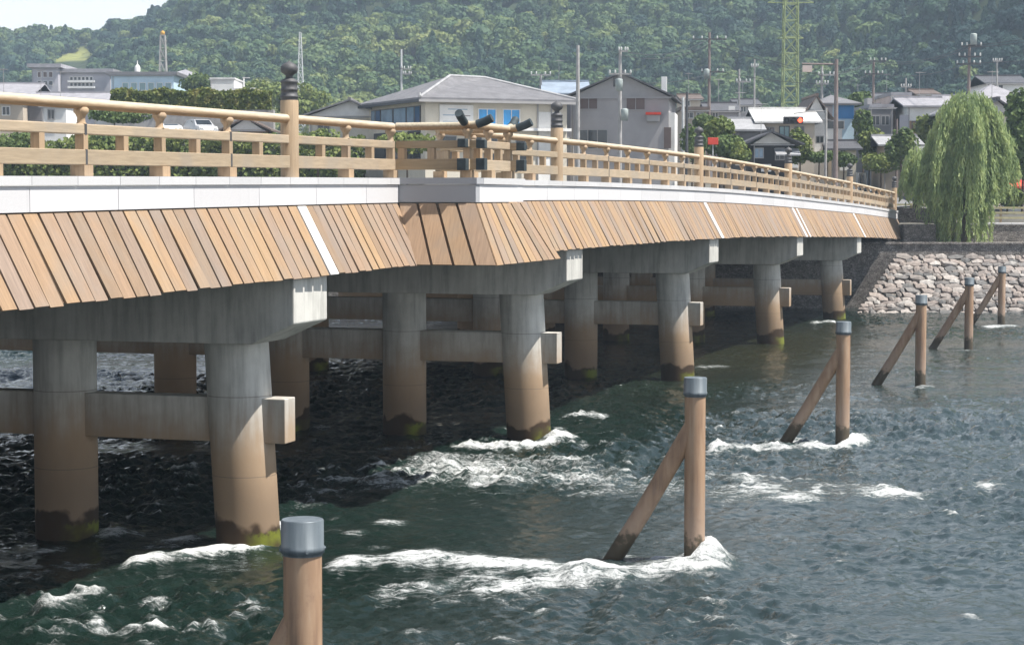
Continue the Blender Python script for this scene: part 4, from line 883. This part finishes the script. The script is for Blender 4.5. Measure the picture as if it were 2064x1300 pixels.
H = House('white_brown_house', 'white house with brown lower wall partly behind the willow', 1830, 1908, 214, 190, 9, 'white').roof('gable_x', 196, 'lilac', .5).panel(1836, 244, 1862, 270, W['brown'], 'brown_wall').panel(1816, 232, 1834, 272, W['lilac'], 'side_wall').win(1842, 246, 1856, 262, 'brown', 'dark')
H = House('shop_house', 'small shop with silver tiled eaves left of the willow', 1782, 1848, 292, 178, 6, 'beige').roof('gable_x', 276, 'silver', .6).win(1796, 298, 1808, 318, 'brown', 'dark').win(1816, 296, 1824, 318, 'dark', 'dark')
H = House('temple_roof_house', 'large house with broad grey tiled roof right of the willow', 1960, 2100, 222, 172, 12, 'beige').roof('hip', 166, 'lilac', 1.2)
H2 = House('tiled_gable_house', 'house with black and white tiled gable in front of the broad grey roof', 1982, 2036, 226, 166, 4, 'cream').roof('gable_y', 203, 'dark', .6)
H = House('beige_flat_house', 'beige flat roofed house left of the thin grey pole', 1376, 1424, 222, 200, 8, 'beige').flat('brown', .3).win(1384, 228, 1398, 238, 'dark', 'white').win(1406, 228, 1418, 238, 'dark', 'white')
House('grey_white_house', 'grey and white house between two utility poles', 1428, 1486, 224, 206, 8, 'lilac').roof('gable_x', 208, 'dark', .4).win(1438, 228, 1448, 242, 'dark', 'white').panel(1470, 214, 1483, 224, W['white'], 'bay')
k = 0
spec = [(1376, 1412, 200, 190, 250, 'beige', 'brown', 'far beige house with brown roof behind the flat roofed house'), (1486, 1530, 212, 200, 260, 'grey', 'dark', 'far dark roofed house behind the beige house left end'), (1726, 1756, 228, 220, 230, 'white', 'grey', 'far white house between the blue house and the grey block'), (1900, 1960, 205, 192, 240, 'cream', 'lilac', 'far cream house behind the willow top'), (1850, 1890, 190, 180, 262, 'beige', 'brown', 'far brown roofed house above the white and brown house'), (1990, 2070, 168, 152, 235, 'white', 'dark', 'far house with dark roof at the right edge'), (1758, 1830, 198, 188, 268, 'lilac', 'dark', 'far lilac house behind the pink block')]
for a, b, e_, r_, Y, w_, rf_, lb in spec: House('distant_house', lb, a, b, e_, Y, 9, w_).roof('gable_x', r_, rf_, .4).win(a + (b - a) * .2, e_ + 4, a + (b - a) * .42, e_ + 14, 'dark', 'white')
# left-hand group
def rows(H, x0, x1, n, y0, y1, g='dark', f='white'):
    for i in range(n): w = (x1 - x0) / n; H.win(x0 + i * w + w * .18, y0, x0 + (i + 1) * w - w * .18, y1, g, f, 0)
H = House('apartment_block', 'tall left wing of the grey apartment buildings below the tea field', 64, 117, 137, 330, 14, 'lilac', 'building').flat('lilac', .6, .6); rows(H, 72, 106, 3, 146, 156, 'brown'); rows(H, 72, 106, 3, 164, 172, 'dark')
H = House('apartment_block', 'long grey apartment building right of its taller wing', 119, 222, 147, 332, 12, 'lilac', 'building').flat('lilac', .6, .6); rows(H, 138, 186, 6, 156, 162, 'dark'); rows(H, 138, 186, 6, 168, 174, 'dark'); H.panel(136, 163, 190, 167, W['white'], 'balcony', .8).panel(136, 175, 190, 179, W['white'], 'balcony', .8)
H = House('school_building', 'pale building with a row of teal windows above the hedge', 224, 350, 152, 320, 12, 'pale_blue', 'building').flat('grey', .6, .5); rows(H, 242, 346, 6, 168, 182, 'teal'); MB().lathe([(.45, 0), (.45, .9), (.3, 1.2), (.07, 1.4), (.05, 2.0)], 12, (H.lx(266), 4, H.h + .5)).obj('roof_turret', W['white'], H.e)
House('hip_roof_house', 'house with long lilac grey hipped roof behind the hedge', 322, 404, 156, 345, 12, 'lilac').roof('hip', 138, 'lilac', .6)
House('weathered_house', 'grey roofed house at the left edge behind the railing', -30, 60, 192, 262, 12, 'lilac').roof('gable_x', 166, 'lilac', .6)
House('low_grey_house', 'long low house with grey roof left of the hedge', 62, 226, 208, 258, 10, 'lilac').roof('gable_x', 186, 'lilac', .5)
H = House('white_dish_building', 'white building with a dark round dish on its roof', 424, 472, 160, 262, 8, 'white', 'building').flat('white', .1, .2).win(434, 168, 446, 178, 'brown', 'white')
MB().lathe([(.02, 0), (.75, .1), (.95, .28), (.97, .3)], 20).obj('round_dish', FR['dark'], H.e); d = H.e.children[-1]; d.rotation_euler = (R(90), 0, R(12)); d.location = (H.lx(462), -.4, H.lz(168))
MB().box(H.lx(472), H.lx(514), -.5, 4, H.lz(182), H.lz(178)).obj('canopy', W['white'], H.e); MB().tube([(H.lx(488), 1, H.lz(178)), (H.lx(488), 1, H.lz(155))], .1, 6).obj('mast', W['white'], H.e)
House('beige_side_house', 'beige house seen between the rails at the left edge', -40, 46, 206, 196, 8, 'beige').flat('brown', .3).win(2, 216, 16, 232, 'dark', 'white')
House('dark_side_house', 'dark grey house between the beige and the white house behind the rails', 47, 84, 208, 198, 8, 'dgrey').flat('dark', .3)
House('white_side_house', 'small white house seen between the rails', 85, 133, 214, 190, 7, 'white').flat('white', .2).win(94, 222, 106, 240, 'dark', 'grey')
House('long_white_shed', 'long white shed just below the hedge', 190, 258, 226, 188, 5, 'white').flat('white', .2)

# ------------------------------------------------------------------ poles, pylons, street furniture, cars
POLE = dict(dull_green=plain('dull_green_steel', (.19, .22, .13), .7), concrete=plain('pole_concrete', (.36, .35, .34), .85), brown=plain('brown_pole', (.22, .175, .16), .6), white=plain('pale_steel', (.55, .56, .56), .5), green=plain('green_steel', (.25, .30, .13), .6), dark=plain('dark_steel', (.07, .07, .075), .5))
INS = plain('porcelain', (.70, .70, .68), .3, .05)
def pole(px, pyt, Y, label, r=.15, mat='concrete', arms=(), boxes=(), group='utility poles of the town'):
    p = at(px, pyt, Y); z0 = float(ground_z(p.x, Y)) - .3; e = empty('utility_pole', (p.x, Y, z0)); tag(e, label, 'pole', group); h = p.z - z0
    MB().tube([(0, 0, 0), (0, 0, h * .5), (0, 0, h)], [r * 1.15, r, r * .75], 12).obj('pole_shaft', POLE[mat], e)
    for py, hw, off in arms:
        z = at(0, py, Y).z - z0; w = hw * Y / F_PX; c = off * Y / F_PX; a = MB().box(c - w, c + w, -r - .12, -r - .02, z - .06, z + .06).obj('cross_arm', POLE['dark' if mat == 'brown' else 'concrete'], e)
        for k in (-.95, -.45, .45, .95): MB().lathe([(.03, .06), (.08, .09), (.05, .14), (.09, .18), (.05, .24), (.08, .28), (.03, .33)], 8, (c + k * w, -r - .07, z)).obj('insulator', INS, a)
    for py, dx in boxes:
        z = at(0, py, Y).z - z0; MB().lathe([(.05, -.5), (.28, -.48), (.30, .38), (.24, .46), (.08, .5)], 14, (dx, -r - .34, z)).obj('transformer', plain('transformer_grey', (.30, .34, .33), .5), e)
    return e, z0
pole(1165, 92, 168, 'tall two tone pole left of the grey gable building', .17, 'concrete')
pole(1250, 98, 166, 'utility pole with transformer in front of the grey gable building', .16, 'concrete', [(150, 22, 0), (104, 9, 6)], [(232, .35), (172, -.1)])
pole(1385, 186, 165, 'short dark pole right of the grey gable building', .12, 'dark'); pole(1377, 196, 172, 'pale pole beside the short dark pole', .14, 'white')
pole(1430, 66, 205, 'brown utility pole with high crossarms left of the red sign', .16, 'brown', [(80, 34, 0), (146, 22, 6)], [(150, -.3)])
pole(1490, 140, 215, 'thin pole with small pale insulators', .13, 'concrete', [(166, 14, 8)]); pole(1521, 120, 240, 'very thin pale pole left of the green pylon', .12, 'concrete', [(135, 7, 0)])
pole(1657, 134, 200, 'pole with lamp bracket left of the tall brown pole', .15, 'concrete', [(152, 16, 8), (170, 12, 0)]); pole(1761, 120, 214, 'pole above the grey block', .15, 'brown', [(124, 16, 8), (150, 18, 0)])
pole(1826, 158, 225, 'thin pole above the pink block', .12, 'concrete', [(176, 10, 0)])
pole(1954, 90, 182, 'utility pole with stacked crossarms above the willow', .16, 'brown', [(94, 20, 3), (115, 22, 0), (130, 24, -2)], [(80, .25)])
pole(1808, 240, 176, 'slim pole in front of the shop', .10, 'brown'); pole(809, 100, 230, 'white pole behind the office roof', .13, 'white', [(140, 9, 10), (150, 8, 12)])
pole(1090, 150, 195, 'pole head with white insulators right of the office roof', .15, 'concrete', [(152, 20, 0)]); pole(2010, 118, 230, 'far pole at the right edge', .13, 'concrete', [(124, 9, 0)])
def wire(stops, label):
    m = MB()
    for (ax_, ay_, aY), (bx_, by_, bY) in zip(stops[:-1], stops[1:]):
        a, b = at(ax_, ay_, aY), at(bx_, by_, bY); sag = .022 * (b - a).length
        m.tube([a + (b - a) * q - Vector((0, 0, 4 * sag * q * (1 - q))) for q in np.linspace(0, 1, 9)], .022, 5)
    tag(m.obj('overhead_wire', POLE['dark']), label, 'wire', 'overhead wires')
for dy_, nm_ in ((0, 'topmost'), (7, 'middle'), (50, 'lowest')):
    wire([(1250 - dy_, 102 + dy_, 165.6), (1430 + dy_ * .3, 78 + dy_ * 1.3, 204.6), (1657, 150 + dy_ * .4, 199.6), (1761, 122 + dy_ * .5, 213.6), (1954, 92 + dy_ * .7, 181.6), (2160, 60 + dy_, 176)], nm_ + ' overhead wire strung across the poles on the right')
wire([(600, 128, 250), (809, 139, 229.6), (1090, 151, 194.6), (1250, 149, 165.6)], 'overhead wire running left behind the office roof')
# tall brown pole with road arm
e, z0 = pole(1686, 120, 166, 'tall plain brown pole with a long arm and small sign', .19, 'brown', group='street poles at the bridge end'); z = at(0, 130, 166).z - z0
MB().tube([(0, 0, z), (-2.75, 0, z + .03)], .07, 8).obj('road_arm', POLE['brown'], e); MB().box(-2.72, -1.95, -.08, -.02, z - .62, z - .1).obj('arm_sign', W['pink'], e)
# traffic light
p = at(1600, 243, 167); e = empty('traffic_light', (p.x + 2.6, 167, 6.5)); tag(e, 'horizontal traffic light showing red in front of the beige house', 'traffic light'); zc = p.z - 6.5
MB().tube([(0, 0, 0), (0, 0, zc + 1.0)], .10, 10).obj('light_pole', POLE['concrete'], e); MB().tube([(0, 0, zc + .75), (-1.3, 0, zc + .72), (-2.6, 0, zc + .55)], .045, 8).obj('light_arm', POLE['concrete'], e)
hd = MB().box(-3.45, -1.85, -.12, .12, zc - .30, zc + .30).obj('signal_head', POLE['dark'], e, .05)
t = NT('red_lamp'); t.b.inputs['Base Color'].default_value = (.8, .05, .02, 1); t.b.inputs['Emission Color'].default_value = (1, .09, .04, 1); t.b.inputs['Emission Strength'].default_value = 2.2; redlamp = t.m
for k, mt in enumerate((POLE['dark'], POLE['dark'], redlamp)):
    l = MB().lathe([(.19, 0), (.17, .05), (.08, .085), (.01, .09)], 16).obj('signal_lamp', mt, hd); l.location = (-3.2 + k * .55, -.122, zc); l.rotation_euler = (R(90), 0, 0)
    v = MB().tube([(-3.2 + k * .55, -.12, zc), (-3.2 + k * .55, -.32, zc)], .23, 14, False).obj('visor', POLE['dark'], hd)
p = at(1437, 285, 166); e = empty('red_sign', (p.x, 166, 6.3)); tag(e, 'small red sign board among shrubs below the fourth finial', 'sign'); MB().tube([(0, 0, 0), (0, 0, p.z - 6.3 + .3)], .04, 8).obj('sign_post', POLE['white'], e); MB().box(-.42, .42, -.09, -.045, p.z - 6.3 - .28, p.z - 6.3 + .28).obj('sign_board', W['red'], e, .02)
p = at(2056, 372, 160); e = empty('red_awning_stall', (p.x, 160, 6.0)); tag(e, 'white stall with red awning at the right edge', 'stall'); MB().box(-.9, 1.4, 0, 1.8, 0, p.z - 6.0 - .2).obj('stall_body', W['white'], e); MB().hexa([(-1, -.5, p.z - 6.4), (1.5, -.5, p.z - 6.4), (1.5, 1.9, p.z - 5.9), (-1, 1.9, p.z - 5.9), (-1, -.5, p.z - 6.15), (1.5, -.5, p.z - 6.15), (1.5, 1.9, p.z - 5.65), (-1, 1.9, p.z - 5.65)]).obj('awning', W['red'], e)
# lattice towers
def lattice(px, pyt, Y, wb, wt, mat, label, arms=(), lamp=None, cat='pylon'):
    p = at(px, pyt, Y); z0 = float(ground_z(p.x, Y)) - .5; h = p.z - z0; e = empty('lattice_tower', (p.x, Y, z0)); tag(e, label, cat)
    def c(k, q): w = (wb + (wt - wb) * q) / 2; return Vector(((-w, w, w, -w)[k % 4], (-w, -w, w, w)[k % 4], h * q))
    for k in range(4): MB().tube([c(k, 0), c(k, 1)], wb * .05, 6).obj('tower_leg', mat, e)
    n = max(5, int(h / (wb * .95)))
    for i in range(n):
        q0, q1 = i / n, (i + 1) / n; b = MB()
        for k in range(4): b.tube([c(k, q0), c(k + 1, q1)], wb * .028, 5); b.tube([c(k + 1, q0), c(k, q1)], wb * .028, 5); b.tube([c(k, q1), c(k + 1, q1)], wb * .028, 5)
        b.obj('bracing', mat, e)
    for py, hw in arms:
        z = at(0, py, Y).z - z0; w = hw * Y / F_PX; a = MB(); a.tube([(-w, 0, z), (w, 0, z)], .10, 6); a.tube([(-w, 0, z), (0, 0, z + 1.2)], .06, 5); a.tube([(w, 0, z), (0, 0, z + 1.2)], .06, 5); a.obj('tower_arm', mat, e)
    if lamp: MB().lathe([(.1, 0), (.45, .15), (.45, .7), (.1, .95)], 10, (0, 0, h)).obj('beacon', lamp, e)
lattice(1594, -24, 300, 2.3, 1.9, POLE['green'], 'tall yellow green lattice pylon rising out of the town', [(78, 26), (6, 46)])
lattice(328, 72, 420, 2.6, .9, POLE['concrete'], 'thin grey lattice mast with yellow beacon above the school building', [(84, 8)], W['orange'], 'mast')
lattice(605, 66, 470, 2.2, .35, POLE['white'], 'slender pale lattice mast right of the tall finial', (), None, 'mast')
# cars
CARM = {}
def car(loc, rz, body, label, L_=4.3, Wd=1.7, Hh=1.5, van=False):
    e = empty('car', loc, rz); tag(e, label, 'car')
    pr = [(-L_ / 2, .35), (-L_ / 2, .85), (-L_ / 2 + .2, .95), (-L_ * .36, Hh * .97), (-L_ * .1, Hh), (L_ * .10, Hh * .97), (L_ * .27, .95), (L_ * .46, .8), (L_ / 2, .6), (L_ / 2, .35)] if not van else [(-L_ / 2, .35), (-L_ / 2, 1.0), (-L_ / 2 + .1, Hh), (L_ * .25, Hh), (L_ * .40, 1.05), (L_ * .49, .9), (L_ / 2, .35)]
    n = len(pr); ins = [0 if z < .96 else .16 for x, z in pr]; m = MB()
    m.add([(x, -Wd / 2 + k, z) for (x, z), k in zip(pr, ins)] + [(x, Wd / 2 - k, z) for (x, z), k in zip(pr, ins)], [tuple(range(n)), tuple(range(n, 2 * n))[::-1]] + [(i, n + i, n + (i + 1) % n, (i + 1) % n) for i in range(n)])
    m.obj('body', body, e, .05)
    if not van:
        def glas(a, b): (x0, z0), (x1, z1) = a, b; dx, dz = x1 - x0, z1 - z0; l = math.hypot(dx, dz); nx, nz = -dz / l * .012, dx / l * .012; s_ = 1 if nz > 0 else -1; p = lambda t, y: (x0 + dx * t + nx * s_, y, z0 + dz * t + nz * s_); w0, w1 = Wd / 2 - .16, Wd / 2 - .22; return [p(.1, -w0), p(.1, w0), p(.92, w1), p(.92, -w1)]
        MB().add(glas((L_ * .27, .95), (L_ * .10, Hh * .97)), [(0, 1, 2, 3)]).obj('windscreen', G['dark'], e); MB().add(glas((-L_ / 2 + .2, .95), (-L_ * .36, Hh * .97)), [(0, 1, 2, 3)]).obj('rear_window', G['dark'], e)
    for s in (-1, 1):
        y = s * (Wd / 2 - .12); MB().hexa([(-L_ * .3, y - .03, .97), (L_ * .2, y - .03, .97), (L_ * .2, y + .03, .97), (-L_ * .3, y + .03, .97), (-L_ * .25, y - .03 - s * .04, Hh * .9), (L_ * .1, y - .03 - s * .04, Hh * .9), (L_ * .1, y + .03 - s * .04, Hh * .9), (-L_ * .25, y + .03 - s * .04, Hh * .9)]).obj('side_window', G['dark'], e)
        for x in (-L_ * .3, L_ * .31): wl = MB().tube([(x, s * (Wd / 2 - .2), .31), (x, s * (Wd / 2 + .01), .31)], .31, 18).obj('wheel', POLE['dark'], e); MB().tube([(x, s * (Wd / 2), .31), (x, s * (Wd / 2 + .02), .31)], .18, 14).obj('rim', POLE['white'], wl)
        MB().box(L_ / 2 - .12, L_ / 2 + .01, s * Wd * .36 - .16, s * Wd * .36 + .16, .62, .75).obj('headlight', INS, e); MB().box(-L_ / 2 - .01, -L_ / 2 + .1, s * Wd * .38 - .12, s * Wd * .38 + .12, .7, .9).obj('tail_light', W['red'], e)
silver = plain('silver_paint', (.55, .55, .56), .3, .05, 1, .3, .5, 0); whitep = plain('white_car_paint', (.78, .78, .77), .3, .04, 1, 0, .5, 0)
pk = at(0, 276, 177).z; a_, b_ = at(150, 276, 176), at(600, 276, 176)
o = MB().box(a_.x, b_.x, 175.5, 184.5, 6, pk).obj('parking_terrace', W['dgrey']); tag(o, 'raised parking terrace below the hedge', kind='structure')
p = at(404, 276, 177.5); car((p.x, 177.5, pk + .01), R(-62), silver, 'silver car parked below the hedge seen through the railing')
p = at(342, 276, 178.5); car((p.x, 178.5, pk + .01), R(-70), whitep, 'low white car parked left of the silver car below the hedge', 3.9, 1.6, 1.15)
p = at(1720, 350, 182); car((p.x, 182, float(ground_z(p.x, 182))), R(-110), whitep, 'white van on the approach road behind the far railing', 4.4, 1.8, 1.95, True)
# approach road climbing from the bridge end
m = MB(); pts = [BW(-12, 113.0)] + [Vector((x, y, 0)) for x, y in ((28, 165), (34, 180), (40, 200), (46, 230))]; vs_ = []
for p in pts: z = float(ground_z(p.x, max(p.y, 153))) + .12; vs_ += [(p.x - 9, p.y, z), (p.x + 4, p.y, z)]
o = m.add(vs_, [(2 * i, 2 * i + 1, 2 * i + 3, 2 * i + 2) for i in range(len(pts) - 1)]).obj('approach_road', plain('road_grey', (.20, .20, .205), .9)); tag(o, 'grey road climbing from the bridge into the town', kind='structure')

# ------------------------------------------------------------------ haze between the river and the hills
hz = MB().box(-1000, 1000, -200, 2100, -4, 262).obj('haze', plain('unused', (1, 1, 1))); hm = bpy.data.materials.new('haze'); hm.use_nodes = True; ht = hm.node_tree
for nd in list(ht.nodes):
    if nd.type != 'OUTPUT_MATERIAL': ht.nodes.remove(nd)
pv = ht.nodes.new('ShaderNodeVolumePrincipled'); pv.inputs['Density'].default_value = .00040; pv.inputs['Color'].default_value = (.64, .81, 1.0, 1); pv.inputs['Anisotropy'].default_value = .2
ht.links.new(pv.outputs[0], ht.nodes['Material Output'].inputs['Volume']); hz.data.materials.clear(); hz.data.materials.append(hm); tag(hz, 'thin summer haze over river and town', kind='stuff')
